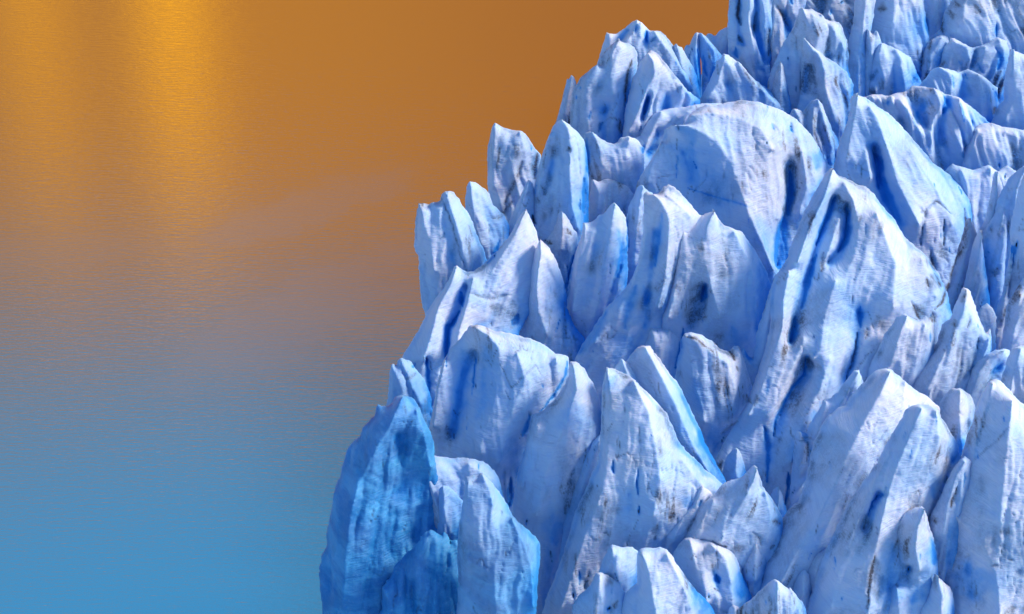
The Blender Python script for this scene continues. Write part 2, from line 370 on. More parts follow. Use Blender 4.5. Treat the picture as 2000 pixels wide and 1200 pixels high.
# ------------------------------------------------------------------ cracks, blue slits, dirt, broad blue shade painted on hollows and faces: (width, depth, blue, dirt, line)
MARKS = [
 (4, 8, 1, 0, [(1262,62),(1260,85)]), (5,6,.9,0,[(1243,52),(1238,70)]), (6,5,.8,.3,[(1270,85),(1278,78)]),
 (4, 6, .2,.9, [(1235,118),(1226,140),(1222,170),(1219,210)]), (6,4,0,.8,[(1208,235),(1212,262)]), (3,3,0,.7,[(1190,233),(1206,238)]),
 (6, 9, 1, 0, [(1264,190),(1258,225)]), (2.5,3,.8,0,[(1134,170),(1131,178)]), (2.5,3,.8,0,[(1127,186),(1125,196)]), (4,4,.9,0,[(1152,222),(1150,238)]),
 (3,3,.5,.3,[(1176,240),(1166,262)]), (4,3,.1,.5,[(1310,150),(1325,185)]), (6,6,1,0,[(1362,95),(1366,150),(1368,188)]),(9,5,.9,0,[(1374,110),(1380,150)]),
 (7, 8, 1,.1, [(1145,270),(1148,300),(1150,345)]), (6,6,1,0,[(1257,285),(1254,300)]), (5,5,0,.8,[(1110,290),(1112,300)]),
 (8, 5, 0,.8, [(1050,300),(1042,330),(1044,350)]), (7,4,0,.6,[(1020,318),(1010,345),(985,400)]), (8,3,0,.55,[(1000,395),(975,425),(962,428)]), (4,3,0,.6,[(1058,362),(1062,372)]),
 (3,4,.3,.8,[(1040,420),(1046,440)]), (6,3,0,.5,[(1050,385),(1053,400)]),
 (6, 9, 1,.1, [(1140,350),(1143,400),(1139,420)]), (7,4,0,.7,[(1108,448),(1114,460)]), (7,4,0,.7,[(1065,470),(1078,478)]),
 (2.5,4,.2,.5,[(862,385),(885,440),(900,500),(915,540)]), (3,3,.3,.3,[(870,455),(862,470)]), (3,3,0,.6,[(915,440),(925,475)]), (5,5,1,0,[(975,470),(965,500),(950,515)]),
 (4, 7, .7,.2, [(1107,520),(1112,560),(1105,600)]), (6, 8, 1, 0, [(1120,500),(1110,545),(1104,565)]), (3,5,1,0,[(1225,430),(1227,480),(1222,500)]), (10,6,.9,0,[(1205,450),(1215,500),(1205,540)]),
 (16,3,.1,.6,[(960,600),(990,610),(1010,620)]), (14,2,0,.5,[(1000,590),(1000,640)]), (8,6,1,0,[(1012,615),(1000,635)]), (6,9,1,0,[(898,608),(886,632),(876,640),(874,680),(873,715)]),
 (8,6,1,0,[(834,695),(838,760),(842,815)]), (5,5,1,0,[(812,710),(806,720)]), (5,4,0,.5,[(795,740),(812,730)]), (5,4,0,.4,[(920,575),(960,585),(1000,575)]),
 (6,5,.9,0,[(900,570),(905,600)]), (10,5,.75,0,[(1183,610),(1160,660),(1130,690)]), (2,2,0,.6,[(1102,590),(1103,630),(1105,662)]), (2,2,0,.4,[(1065,672),(1085,658),(1110,662)]),
 (22,2,.7,0,[(1230,660),(1200,700)]), (10,7,1,0,[(1240,560),(1225,600),(1218,640)]), (10,2,.55,0,[(1255,560),(1262,600),(1255,640)]), (8,2,.6,0,[(1290,420),(1285,470),(1278,520)]),
 (5,9,1,0,[(1375,555),(1374,575),(1366,590)]), (6,8,1,.1,[(1332,640),(1328,680),(1318,720)]), (8,3,0,.75,[(1345,630),(1365,622),(1378,618)]), (5,3,0,.7,[(1335,655),(1355,662),(1380,680),(1392,688)]),
 (6,4,0,.8,[(1425,685),(1432,703)]), (5,3,0,.7,[(1435,715),(1438,725)]), (5,3,0,.7,[(1455,770),(1462,785)]), (2,2,0,.5,[(1408,515),(1416,525)]), (4,3,.2,.4,[(1405,845),(1425,828),(1440,822)]),
 (26,2,.75,0,[(1385,830),(1395,870)]), (14,3,.7,0,[(1350,740),(1365,800)]), (20,3,.6,0,[(1480,520),(1490,580),(1475,640)]), (12,3,.6,0,[(1425,640),(1435,680)]),
 (8,9,1,0,[(1541,335),(1542,380),(1536,420)]), (14,9,1,0,[(1527,430),(1518,480),(1513,520)]), (4,4,.7,0,[(1320,300),(1318,350)]),
 (38,2,.60,0,[(1330,320),(1390,350),(1400,400)]), (16,1,.5,0,[(1300,290),(1400,310)]), (6,2,.7,0,[(1340,370),(1410,393),(1450,408)]), (26,3,.6,0,[(1600,360),(1580,420),(1560,460)]), (20,2,.55,0,[(1470,430),(1490,490)]),
 (3,3,.8,0,[(1487,280),(1490,290)]), (16,4,.8,.1,[(1600,300),(1590,330)]), (10,6,.8,0,[(1318,255),(1345,265),(1350,290)]), (5,5,.8,.1,[(1543,243),(1541,256)]),(4,3,.6,0,[(1503,245),(1506,258)]),
 (9,12,.9,0,[(1702,300),(1712,320),(1712,370)]), (24,5,.35,0,[(1680,250),(1690,275),(1675,290)]), (16,4,.75,0,[(1715,350),(1735,400),(1760,440)]), (12,2,.5,0,[(1650,320),(1690,345)]),
 (2.5,4,.4,.7,[(1790,460),(1798,412),(1818,395),(1850,420)]), (3,5,.6,.8,[(1835,430),(1837,460),(1838,480)]), (3,5,.3,.8,[(1880,405),(1884,440),(1880,480),(1876,490)]), (4,4,.3,.6,[(1790,430),(1792,480)]),
 (6,4,.2,.7,[(1812,490),(1815,510),(1825,530)]), (12,4,.1,.7,[(1830,480),(1845,510)]), (12,4,.2,.8,[(1810,540),(1830,560)]), (14,6,.2,.85,[(1780,600),(1795,615)]), (5,4,.1,.9,[(1823,535),(1835,560)]), (7,5,.1,.7,[(1800,545),(1805,560)]),
 (4,5,.1,.95,[(1878,460),(1872,490),(1860,520),(1850,560),(1835,590),(1820,605)]), (4,3,0,.7,[(1880,570),(1874,590)]), (8,4,.1,.6,[(1940,525),(1935,540)]),
 (7,8,1,0,[(1628,385),(1615,420),(1604,440),(1590,480)]), (7,9,.9,.15,[(1652,400),(1650,450),(1642,480),(1632,492)]), (7,6,.8,.1,[(1590,500),(1580,530),(1570,570),(1562,600)]), (6,5,.1,.55,[(1603,495),(1597,530)]), (20,1,.1,.4,[(1620,430),(1630,460)]), (7,3,.1,.5,[(1615,500),(1600,520)]),
 (9,8,1,0,[(1548,620),(1545,650),(1538,668)]), (4,7,1,.1,[(1569,695),(1567,730),(1540,760),(1525,790),(1512,820),(1508,850)]), (9,7,1,.05,[(1490,830),(1496,870),(1496,940)]), (5,3,.2,.5,[(1475,770),(1468,790)]), (4,3,.6,.1,[(1494,740),(1490,770)]),
 (2,2,.6,.4,[(1680,440),(1679,460)]), (1.6,2,.6,.4,[(1676,485),(1676,492)]), (9,4,.7,0,[(1672,600),(1674,640)]), (4,6,.4,.6,[(1668,650),(1660,700),(1645,745)]), (10,4,.1,.6,[(1705,620),(1720,655)]), (6,4,0,.6,[(1685,640),(1683,660)]), (12,5,.8,0,[(1580,800),(1585,820)]), (10,3,.6,0,[(1540,860),(1545,900)]), (5,5,.1,.8,[(1770,590),(1790,625)]), (6,4,0,.8,[(1815,610),(1820,630)]), (5,4,.8,.1,[(1813,650),(1812,668)]),
 (25,2,.5,0,[(1620,560),(1650,600),(1660,650)]), (10,4,.3,.4,[(1640,770),(1660,760)]), (6,4,0,.5,[(1560,855),(1585,855)]),
 (4,5,1,.05,[(1108,708),(1103,735),(1085,765),(1062,795),(1052,802)]), (8,6,1,0,[(1035,805),(1028,830),(1020,850)]), (4,4,.9,0,[(930,700),(926,740),(922,770)]), (30,4,.5,0,[(905,690),(900,770),(885,850)]), (26,4,.65,0,[(950,680),(955,750),(935,810)]), (3,3,.7,0,[(915,825),(911,840)]),
 (2,2,.1,.4,[(975,705),(1000,755),(1045,712),(1060,735)]), (28,2,.5,0,[(1000,860),(1000,900),(1015,930)]), (3,3,.3,.3,[(1034,802),(1037,812)]), (7,6,1,.1,[(998,930),(995,970),(993,990)]), (30,3,.65,0,[(1120,790),(1130,840)]), (3,3,.9,0,[(1030,1010),(1028,1025)]), (8,4,.2,.5,[(1120,910),(1108,960),(1102,1000)]), (14,3,.6,0,[(1080,1000),(1085,1060)]), (5,2,.3,.3,[(1115,885),(1112,892)]),
 (4,8,1.1,.1,[(1195,895),(1193,912),(1196,922)]), (3.2,8,1.1,.1,[(1244,908),(1241,935),(1244,965)]), (3.2,7,1.1,.1,[(1246,982),(1244,1005)]), (1.6,2,.1,.6,[(1246,900),(1246,860),(1245,830)]), (1.6,2,.1,.5,[(1244,1010),(1230,1035),(1222,1065),(1205,1067),(1192,1055)]),(1.5,1,.1,.4,[(1275,860),(1272,900),(1258,960)]), (9,3,0,.5,[(1280,1020),(1275,1050)]), (7,4,0,.7,[(1312,1000),(1305,1012)]), (14,2,0,.4,[(1165,1045),(1180,1060)]), (5,6,.9,.1,[(1130,1110),(1131,1135)]), (8,4,0,.6,[(1150,1110),(1140,1145)]), (3,4,.8,.1,[(1119,1150),(1120,1165)]), (14,3,.7,0,[(1345,970),(1335,985)]), (4,2,.2,.4,[(1232,745),(1225,752)]), (4,4,.3,.4,[(1305,790),(1312,800)]), (9,3,.5,0,[(1200,735),(1180,760)]),
 (4,3,0,.6,[(1400,905),(1408,915)]), (12,3,0,.65,[(1435,1060),(1440,1075)]), (8,3,0,.7,[(1465,1035),(1478,1045),(1482,1060)]), (3,3,.1,.7,[(1360,1050),(1390,1055),(1415,1063)]), (2,3,.1,.6,[(1397,1060),(1395,1080),(1398,1105)]), (6,10,1.2,.1,[(1395,1118),(1400,1132)]), (3,3,0,.7,[(1390,1142),(1400,1149)]), (20,2,.7,0,[(1440,1120),(1445,1160)]), (9,3,.1,.5,[(1355,1010),(1340,1035)]), (5,5,.9,.1,[(1368,975),(1362,988)]), (3,3,.8,0,[(1378,1150),(1378,1165)]), (10,4,0,.6,[(1185,1120),(1195,1140)]), (7,4,.9,0,[(1190,1180),(1185,1190)]), (6,4,0,.7,[(1205,1170),(1190,1195)]),
 (6,10,1,.1,[(1535,920),(1535,950),(1533,985)]), (9,4,0,.6,[(1505,1015),(1522,1020)]), (4,4,0,.8,[(1500,1070),(1510,1062)]), (30,2,.4,0,[(1560,1060),(1620,1050)]), (10,4,0,.7,[(1765,995),(1785,985)]), (16,2,0,.4,[(1780,960),(1770,990)]), (4,7,.7,.2,[(1720,945),(1718,960),(1700,975),(1690,1005)]), (24,5,.85,0,[(1730,1060),(1735,1130),(1725,1180)]), (5,4,.1,.85,[(1697,1072),(1690,1100),(1685,1130),(1680,1180)]), (18,3,0,.5,[(1700,1090),(1700,1160)]), (3,3,.6,.1,[(1762,840),(1757,860)]), (14,6,.1,.75,[(1885,820),(1885,840),(1890,850)]), (24,4,.85,0,[(1870,860),(1860,900)]), (3,3,.7,0,[(1636,1000),(1636,1010)]), (10,4,.6,0,[(1810,920),(1820,970)]),
 (5,4,0,.85,[(1865,950),(1855,975),(1853,990)]), (5,3,0,.6,[(1848,930),(1845,945)]), (8,4,0,.6,[(1822,1010),(1825,1020)]), (5,5,.9,.1,[(1882,920),(1880,950)]), (4,4,0,.7,[(1920,1098),(1932,1095)]), (4,3,.1,.6,[(1950,1082),(1960,1086)]), (10,5,0,.75,[(1940,1195),(1955,1180),(1965,1178)]), (4,6,1,0,[(1774,1100),(1769,1120)]), (12,4,.8,0,[(1815,1050),(1822,1100)]), (30,4,.85,0,[(1880,1100),(1890,1160)]), (4,2,0,.6,[(1745,1135),(1750,1145)]), (14,5,.7,0,[(1775,1170),(1790,1140)]), (1.8,2,.1,.4,[(1960,820),(1935,855),(1890,900)]), (2,2,0,.4,[(1985,790),(1978,815)]), (3,4,.4,.7,[(1552,858),(1574,862),(1574,900)]),
 (22,5,.8,0,[(1940,725),(1955,705)]), (6,4,.2,.6,[(1960,600),(1945,640)]), (3,4,.3,.7,[(1882,640),(1890,620)]), (5,6,.9,.1,[(1983,470),(1978,500)]),(8,8,1,0,[(1976,480),(1975,520)]), (5,4,0,.7,[(1860,625),(1856,640)]), (4,4,.2,.6,[(1905,660),(1902,680)]), (22,3,.8,0,[(1925,470),(1925,540)]), (14,3,.7,0,[(1930,560),(1915,600)]),
 (5,7,.3,.95,[(1444,0),(1440,30),(1446,50)]), (5,5,.2,.8,[(1476,25),(1472,50),(1470,70)]), (4,5,.2,.85,[(1442,70),(1450,85)]), (7,5,0,.8,[(1500,60),(1502,110)]), (6,4,0,.75,[(1515,15),(1525,30),(1540,50)]), (9,7,1,.1,[(1436,95),(1440,115)]), (10,4,.5,.3,[(1490,140),(1480,120)]), (12,4,.1,.65,[(1655,30),(1655,60)]), (5,4,.8,.1,[(1620,20),(1618,32)]), (5,4,1,0,[(1642,3),(1640,10)]), (4,6,.2,.8,[(1656,100),(1650,115)]), (7,5,.2,.6,[(1575,135),(1567,160),(1565,185)]), (3,4,.7,.3,[(1553,170),(1551,182)]), (8,3,0,.55,[(1713,20),(1725,22)]), (6,5,.3,.7,[(1800,100),(1796,140)]), (5,9,.2,.8,[(1841,30),(1839,50),(1839,70)]), (7,8,.7,.3,[(1808,35),(1814,68)]), (4,7,1.1,0,[(1941,50),(1940,75)]), (8,6,.9,0,[(1942,95),(1952,115),(1945,140)]), (7,5,.9,0,[(1795,145),(1780,165)]), (6,4,.7,.2,[(1905,125),(1915,145)]), (8,4,.1,.65,[(1937,225),(1945,210)]), (5,5,.9,0,[(1942,180),(1950,200)]), (3,3,.5,0,[(1871,120),(1873,128)]), (9,5,.7,0,[(1855,150),(1858,175)]), (12,5,.8,0,[(1800,195),(1815,205)]), (9,5,.8,0,[(1730,200),(1728,210)]), (10,5,.7,0,[(1790,220),(1780,250)]), (10,6,.9,0,[(1845,190),(1840,220)]), (5,4,.7,0,[(1870,205),(1874,240)]), (14,3,.5,.1,[(1580,200),(1570,210)]), (6,6,1,0,[(1541,0),(1544,12)]), (6,5,1,0,[(1540,252),(1545,260)]), (6,5,.6,.3,[(1875,300),(1873,310)]), (4,5,.8,0,[(1945,320),(1948,330)]), (4,5,.8,0,[(1963,338),(1960,350)]), (8,3,.5,.4,[(1707,140),(1700,160)]),
]
# scattered short cracks and specks of grit on the faces
_r = np.random.RandomState(3)
for _ in range(190):
    x, y = _r.uniform(700, 1990), _r.uniform(20, 1190); a = _r.uniform(1.1, 1.9); l = _r.uniform(6, 26)
    MARKS.append((_r.uniform(0.9, 1.5), _r.uniform(1.5, 3), _r.choice([.2, .9]), _r.choice([.1, .55]), [(x, y), (x-l*math.cos(a), y+l*math.sin(a))]))
# ------------------------------------------------------------------ the ice, from the far rows to the near ones
P_, Rg, F_, B_, D_, W_, S_ = 'ice_pinnacle', 'ice_ridge', 'ice_fin', 'ice_block', 'ice_dome', 'ice_wall', 'ice_spire'
# top right corner
serac(B_, 'ice block', 'bright broad ice block in the top right corner with a deep blue slit', 130,
 [(1815,75),(1835,60),(1845,20),(1862,0),(1880,-60),(2100,-60),(2100,130),(1990,120),(1965,95),(1955,75),(1925,85),(1900,92),(1860,70),(1845,75)],
 [(26,20,[(1880,-10),(1875,30),(1862,66)]),(10,10,[(1960,20),(1975,60)])], k=.22)
serac('ice_column', 'ice column', 'narrow blue ice column at the top edge left of the bright corner block', 90,
 [(1818,74),(1812,50),(1806,10),(1802,-60),(1870,-60),(1862,0),(1845,20),(1838,45),(1830,65)], [(10,10,[(1830,-30),(1824,50)])])
serac(W_, 'ice wall', 'shaded grey-blue ice wall with brown dirt behind the leaf-shaped ridge at the top', 120,
 [(1560,40),(1555,-60),(1700,-60),(1705,-10),(1698,30),(1690,50),(1670,110),(1655,100),(1640,60)],[(12,12,[(1625,-10),(1612,40)]),(-6,-6,[(1605,-10),(1603,30)]),(10,10,[(1670,-20),(1660,90)])])
serac(D_, 'ice dome', 'smooth rounded ice dome reaching the top edge, bulging above a smaller one', 150,
 [(1700,60),(1703,20),(1712,-60),(1800,-60),(1805,20),(1810,50),(1816,68),(1812,78),(1805,110),(1800,150),(1780,160),(1740,140),(1720,120),(1700,100),(1694,60)],
 [(16,22,[(1755,-20),(1745,20),(1735,50)])], k=.4)
serac(P_, 'ice pinnacle', 'low grey ice hump behind the split blue fin at the edge of the water', 150,
 [(1370,110),(1376,75),(1381,66),(1388,66),(1397,71),(1405,60),(1415,55),(1425,52),(1440,70),(1450,95),(1445,125),(1412,125),(1385,130)],[(9,9,[(1420,60),(1415,100)]),(6,6,[(1384,68),(1392,100)])], rough=.6)
serac(W_, 'ice wall', 'dark streaked ice wall at the top edge that drops straight down to the orange water', 190,
 [(1436,118),(1438,100),(1446,88),(1440,72),(1430,55),(1421,40),(1423,20),(1424,-60),(1520,-60),(1510,20),(1506,60),(1506,180),(1475,160),(1450,128)],
 [(16,16,[(1462,-20),(1458,40),(1470,110)]),(-6,-6,[(1444,-10),(1443,60),(1452,90)]),(-3,-3,[(1476,0),(1475,60),(1492,120)]),(12,12,[(1490,-20),(1490,60)])], flute=1.4)
serac(Rg, 'ice ridge', 'pale ice column at the top edge between the leaf-shaped ridge and the domes', 200,
 [(1640,150),(1652,105),(1660,70),(1668,30),(1670,-60),(1715,-60),(1707,10),(1702,40),(1692,60),(1694,90),(1697,130),(1690,190),(1685,260),(1650,240)],[(14,12,[(1690,-20),(1680,60),(1675,120),(1672,190)])], k=.4, ext=20)
serac(W_, 'ice wall', 'brown stained ice wall between the streaked corner wall and the leaf-shaped ridge', 178,
 [(1504,190),(1498,80),(1492,20),(1488,-60),(1575,-60),(1566,10),(1560,50),(1548,75),(1535,110),(1520,150)],
 [(14,14,[(1505,-20),(1512,60),(1516,110)]),(-5,-5,[(1522,20),(1545,60)]),(9,9,[(1548,-20),(1545,30)])], dust=.12, flute=1.3)
serac(B_, 'ice block', 'shaded blue slope under the narrow column at the top edge', 165,
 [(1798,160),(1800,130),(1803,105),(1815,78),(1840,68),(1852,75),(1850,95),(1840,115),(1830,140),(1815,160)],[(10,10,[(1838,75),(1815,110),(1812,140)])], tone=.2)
serac(B_, 'ice block', 'lumpy ice block with a small blue hollow below the bright corner block', 178,
 [(1830,150),(1838,115),(1845,92),(1858,74),(1872,80),(1900,95),(1925,85),(1948,72),(1965,80),(1975,105),(1968,130),(1957,150),(1948,168),(1935,166),(1900,150),(1870,150)],
 [(14,10,[(1860,85),(1885,95),(1890,120)]),(12,8,[(1920,95),(1912,130)]),(-4,-4,[(1905,100),(1895,135)]),(10,8,[(1948,80),(1958,120)])], rough=1.2)
serac(D_, 'ice dome', 'small rounded ice dome directly below the big dome at the top edge', 200,
 [(1686,200),(1693,140),(1697,105),(1705,90),(1718,83),(1740,90),(1760,100),(1780,115),(1790,140),(1799,160),(1790,168),(1778,182),(1745,195),(1710,200)],
 [(16,14,[(1718,88),(1712,110),(1712,150),(1706,180)]),(14,14,[(1745,100),(1760,130),(1768,160)])], k=.36)
serac(Rg, 'ice ridge', 'leaf-shaped upper ice ridge with a sharp pointed tip near the top edge', 228,
 [(1495,185),(1505,140),(1520,105),(1535,78),(1550,55),(1557,32),(1560,18),(1585,17),(1602,28),(1612,38),(1628,40),(1642,48),(1655,80),(1657,105),(1650,120),(1660,150),(1662,190),(1655,240),(1620,285),(1580,290),(1540,250),(1510,215)],
 [(30,26,[(1562,20),(1570,45),(1576,72),(1572,110)]),(2,2,[(1615,110),(1650,120)]),(22,10,[(1600,32),(1625,70),(1645,100)])], k=.26)
serac(Rg, 'ice ridge', 'leaf-shaped lower ice ridge with a pale curved crest under the sharp pointed tip', 262,
 [(1548,245),(1558,205),(1566,170),(1571,140),(1566,100),(1567,74),(1572,78),(1585,90),(1605,106),(1630,123),(1655,140),(1666,165),(1668,200),(1650,255),(1625,285),(1590,270)],
 [(12,26,[(1568,76),(1582,95),(1598,115),(1606,145),(1610,190),(1622,240)]),(-6,-6,[(1580,130),(1572,180)])], k=.26)
serac(B_, 'ice block', 'sloping ice block with a blue hollow on its left shoulder, below the lumpy block', 240,
 [(1765,200),(1785,180),(1800,163),(1820,135),(1835,131),(1850,135),(1870,142),(1890,136),(1910,145),(1935,160),(1948,172),(1944,210),(1938,250),(1900,250),(1850,230),(1800,215)],
 [(18,14,[(1828,134),(1855,150),(1850,190)]),(-6,-6,[(1880,150),(1876,190)]),(16,12,[(1905,150),(1918,200)])], tone=.05)
serac(W_, 'ice wall', 'lavender ice wall on the right edge below the bright corner block', 275,
 [(1928,262),(1936,240),(1950,205),(1966,190),(1960,165),(1968,120),(1973,97),(1990,103),(2010,110),(2100,130),(2100,300),(2000,290),(1935,270)],
 [(20,16,[(1974,100),(1972,150),(1980,190),(1955,240)]),(14,14,[(2040,140),(2050,260)])], k=.2)
serac(Rg, 'ice ridge', 'rumpled ice ridge with blue hollows below the small dome, right of the brightest slab', 330,
 [(1660,186),(1690,190),(1712,183),(1735,188),(1765,180),(1785,168),(1812,170),(1830,176),(1845,185),(1870,190),(1905,215),(1935,243),(1920,258),(1895,285),(1875,315),(1868,345),(1830,350),(1780,310),(1740,260),(1700,230)],
 [(16,18,[(1735,190),(1765,220),(1790,262)]),(-8,-4,[(1772,185),(1800,225),(1808,250)]),(22,14,[(1818,175),(1830,205),(1815,240),(1808,310)]),(-8,-4,[(1850,190),(1838,225),(1832,280)]),(18,14,[(1868,195),(1872,240),(1874,290)]),(14,8,[(1700,192),(1730,212)])], k=.22, flute=1.4)
serac(Rg, 'ice ridge', 'lavender ice slope with pointed left tip on the right edge, above thin blue spires', 350,
 [(1862,350),(1876,312),(1892,275),(1900,258),(1910,244),(1935,240),(1970,250),(2010,255),(2100,270),(2100,360),(1990,352),(1968,322),(1945,338),(1900,340)],
 [(18,12,[(1905,250),(1898,280),(1880,320)]),(10,10,[(1960,260),(2040,300)])], k=.2)
serac('ice_tooth', 'ice tooth', 'tiny twin-pointed ice tooth just left of the small rounded dome near the top', 206,
 [(1680,150),(1687,110),(1689,80),(1692,57),(1698,60),(1704,68),(1710,60),(1716,66),(1722,84),(1712,105),(1702,150)],[(14,10,[(1693,60),(1697,110)]),(10,8,[(1711,63),(1710,95)])], rough=.5)
serac(F_, 'ice fin', 'dirty thin ice fin rising left of the leaf-shaped lower ridge, beside the pale pointed ridge', 262,
 [(1500,235),(1503,200),(1508,170),(1516,140),(1523,120),(1530,128),(1536,160),(1545,200),(1548,240)],[(14,12,[(1523,124),(1520,180)])], dust=.25, rough=.8)
# upper left peak
serac(P_, 'ice pinnacle', 'rounded summit of the tall ice peak that stands out against the orange water', 215,
 [(1160,150),(1166,128),(1175,95),(1181,75),(1185,63),(1192,66),(1203,67),(1210,62),(1222,55),(1226,50),(1235,43),(1243,40),(1251,43),(1258,49),(1268,60),(1290,61),(1300,70),(1312,85),(1322,94),(1335,110),(1350,150),(1370,200),(1300,270),(1200,270)],
 [(22,14,[(1243,42),(1236,70),(1218,88)]),(-4,-4,[(1226,60),(1212,80)]),(20,20,[(1250,48),(1248,80),(1240,100)]),(2,4,[(1262,64),(1263,86)]),(24,18,[(1275,66),(1295,95),(1320,130),(1350,180)]),(6,4,[(1190,68),(1182,100)])], k=.3, rough=.6)
serac(F_, 'ice fin', 'narrow grey ice fin with sharp tip on the left flank of the tall peak', 205,
 [(1050,340),(1064,308),(1075,275),(1085,240),(1093,215),(1101,180),(1108,153),(1111,157),(1116,146),(1120,150),(1126,162),(1124,178),(1130,200),(1130,300),(1090,330)],[(9,9,[(1116,150),(1112,180),(1100,230)])], rough=.5, k=.3)
serac(B_, 'ice block', 'white bulging front shoulder of the tall ice peak above the water', 272,
 [(1098,300),(1112,262),(1114,225),(1117,180),(1124,168),(1135,150),(1148,140),(1162,128),(1172,128),(1173,112),(1185,95),(1196,86),(1206,77),(1213,81),(1225,84),(1238,92),(1245,105),(1238,120),(1230,145),(1223,170),(1220,210),(1219,235),(1216,265),(1205,282),(1170,290)],
 [(26,26,[(1207,80),(1195,110),(1190,150),(1195,190)]),(22,14,[(1165,130),(1140,170),(1138,220),(1150,260)]),(4,4,[(1180,215),(1172,260)]),(20,16,[(1200,225),(1195,260)])], k=.3, rough=.7)
serac(F_, 'ice fin', 'small jagged white fin just left of the split blue fin on the tall peak', 225,
 [(1310,210),(1308,120),(1311,95),(1315,90),(1319,85),(1327,92),(1332,92),(1345,115),(1362,150),(1368,192),(1350,225)],[(12,12,[(1320,88),(1330,130),(1350,185)])], rough=.8)
serac(P_, 'ice pinnacle', 'pyramid in the middle of the tall peak, blue on its left, pale on its right', 300,
 [(1208,310),(1216,262),(1222,215),(1228,185),(1235,155),(1250,122),(1262,107),(1272,98),(1285,105),(1300,125),(1320,150),(1345,180),(1368,196),(1355,215),(1320,235),(1292,260),(1270,300),(1240,320)],
 [(30,24,[(1263,108),(1274,130),(1276,150),(1262,175),(1245,220),(1225,262)]),(0,0,[(1265,190),(1255,235)]),(20,16,[(1278,165),(1270,210),(1255,255)]),(4,4,[(1300,185),(1305,215)]),(18,12,[(1330,170),(1350,195)])], k=.22, flute=1.2)
serac(F_, 'ice fin', 'left half of the split blue fin, lit along its pointed top', 212,
 [(1366,195),(1356,165),(1348,130),(1336,95),(1340,88),(1347,88),(1352,75),(1357,66),(1362,63),(1366,66),(1364,85),(1367,105),(1368.5,130),(1369.5,160),(1369.5,195)],[(9,9,[(1360,66),(1356,110),(1364,160)])], rough=.15, ext=20, tone=.15)
serac(F_, 'ice fin', 'right half of the split blue fin, deep blue beside the cleft', 210,
 [(1363,64),(1370,65),(1380,73),(1395,90),(1407,105),(1412,112),(1405,120),(1400,135),(1390,165),(1378,195),(1371,200),(1370.7,165),(1372,130),(1371,105),(1366,85)],[(10,10,[(1368,68),(1392,100),(1396,130)])], rough=.15, ext=20, tone=.45)
serac(Rg, 'ice ridge', 'pale pointed ice ridge right of the split blue fin, sloping down toward the dome', 262,
 [(1355,215),(1366,195),(1376,178),(1388,150),(1397,134),(1397,118),(1408,116),(1412,106),(1422,108),(1435,116),(1450,128),(1462,145),(1475,158),(1500,172),(1520,195),(1540,215),(1545,260),(1440,265),(1370,240)],
 [(22,20,[(1413,108),(1408,130),(1398,165),(1380,195)]),(18,14,[(1440,125),(1470,165),(1510,205)]),(4,4,[(1420,165),(1432,205)])], k=.25)
serac(Rg, 'ice ridge', 'curving ice saddle between the pyramid face and the big blue dome', 352,
 [(1205,320),(1216,290),(1235,272),(1250,265),(1262,240),(1278,222),(1300,214),(1335,208),(1370,203),(1405,203),(1430,206),(1440,225),(1400,245),(1330,250),(1305,262),(1295,310),(1275,335),(1255,365),(1225,345)],
 [(16,12,[(1290,222),(1270,262),(1250,310),(1240,345)]),(18,18,[(1400,208),(1350,212),(1320,232)]),(0,0,[(1285,255),(1262,300)])], k=.2, ks=.1)
serac(P_, 'ice pinnacle', 'paired blue-white ice humps in the gully right of the big blue dome', 350,
 [(1525,250),(1540,225),(1548,212),(1558,214),(1568,220),(1576,206),(1586,196),(1596,194),(1606,205),(1618,235),(1632,265),(1645,290),(1640,330),(1625,365),(1590,340),(1560,300)],
 [(16,14,[(1595,197),(1604,240),(1620,290)]),(12,10,[(1550,215),(1560,255),(1585,300)])], k=.3)
serac('ice_tower', 'ice tower', 'lone ice tower with hooked top at the water, dirt at its right foot', 400,
 [(950,480),(956,375),(955,330),(952,300),(953,285),(957,265),(961,250),(966,240),(973,244),(985,250),(1000,254),(1018,256),(1026,262),(1032,270),(1045,290),(1057,303),(1056,340),(1048,380),(1020,450),(1000,480)],
 [(20,16,[(967,243),(964,300),(963,370)]),(18,12,[(1015,260),(1025,300),(1028,330)]),(2,2,[(1040,310),(1040,350)]),(14,12,[(1025,320),(1000,355),(975,400)])], k=.28, rough=.5)
serac(B_, 'ice block', 'lavender ice slope between the tall fin and the big blue dome', 425,
 [(1142,420),(1148,370),(1150,320),(1148,285),(1140,262),(1152,255),(1165,262),(1185,278),(1200,282),(1212,268),(1228,266),(1245,275),(1258,290),(1256,325),(1248,355),(1238,385),(1215,410),(1190,430),(1150,430)],
 [(16,14,[(1155,258),(1170,290),(1175,340)]),(14,10,[(1228,270),(1220,320),(1205,380)])], k=.26)
serac(P_, 'ice pinnacle', 'short lavender ice pinnacle with a flat left tip, right of the tall fin', 450,
 [(1140,450),(1148,410),(1153,375),(1155,350),(1161,351),(1168,354),(1180,348),(1200,352),(1225,365),(1242,385),(1230,410),(1210,425),(1180,440),(1160,455)],
 [(18,16,[(1157,352),(1168,380),(1165,420)]),(8,8,[(1200,358),(1215,400)])], k=.26)
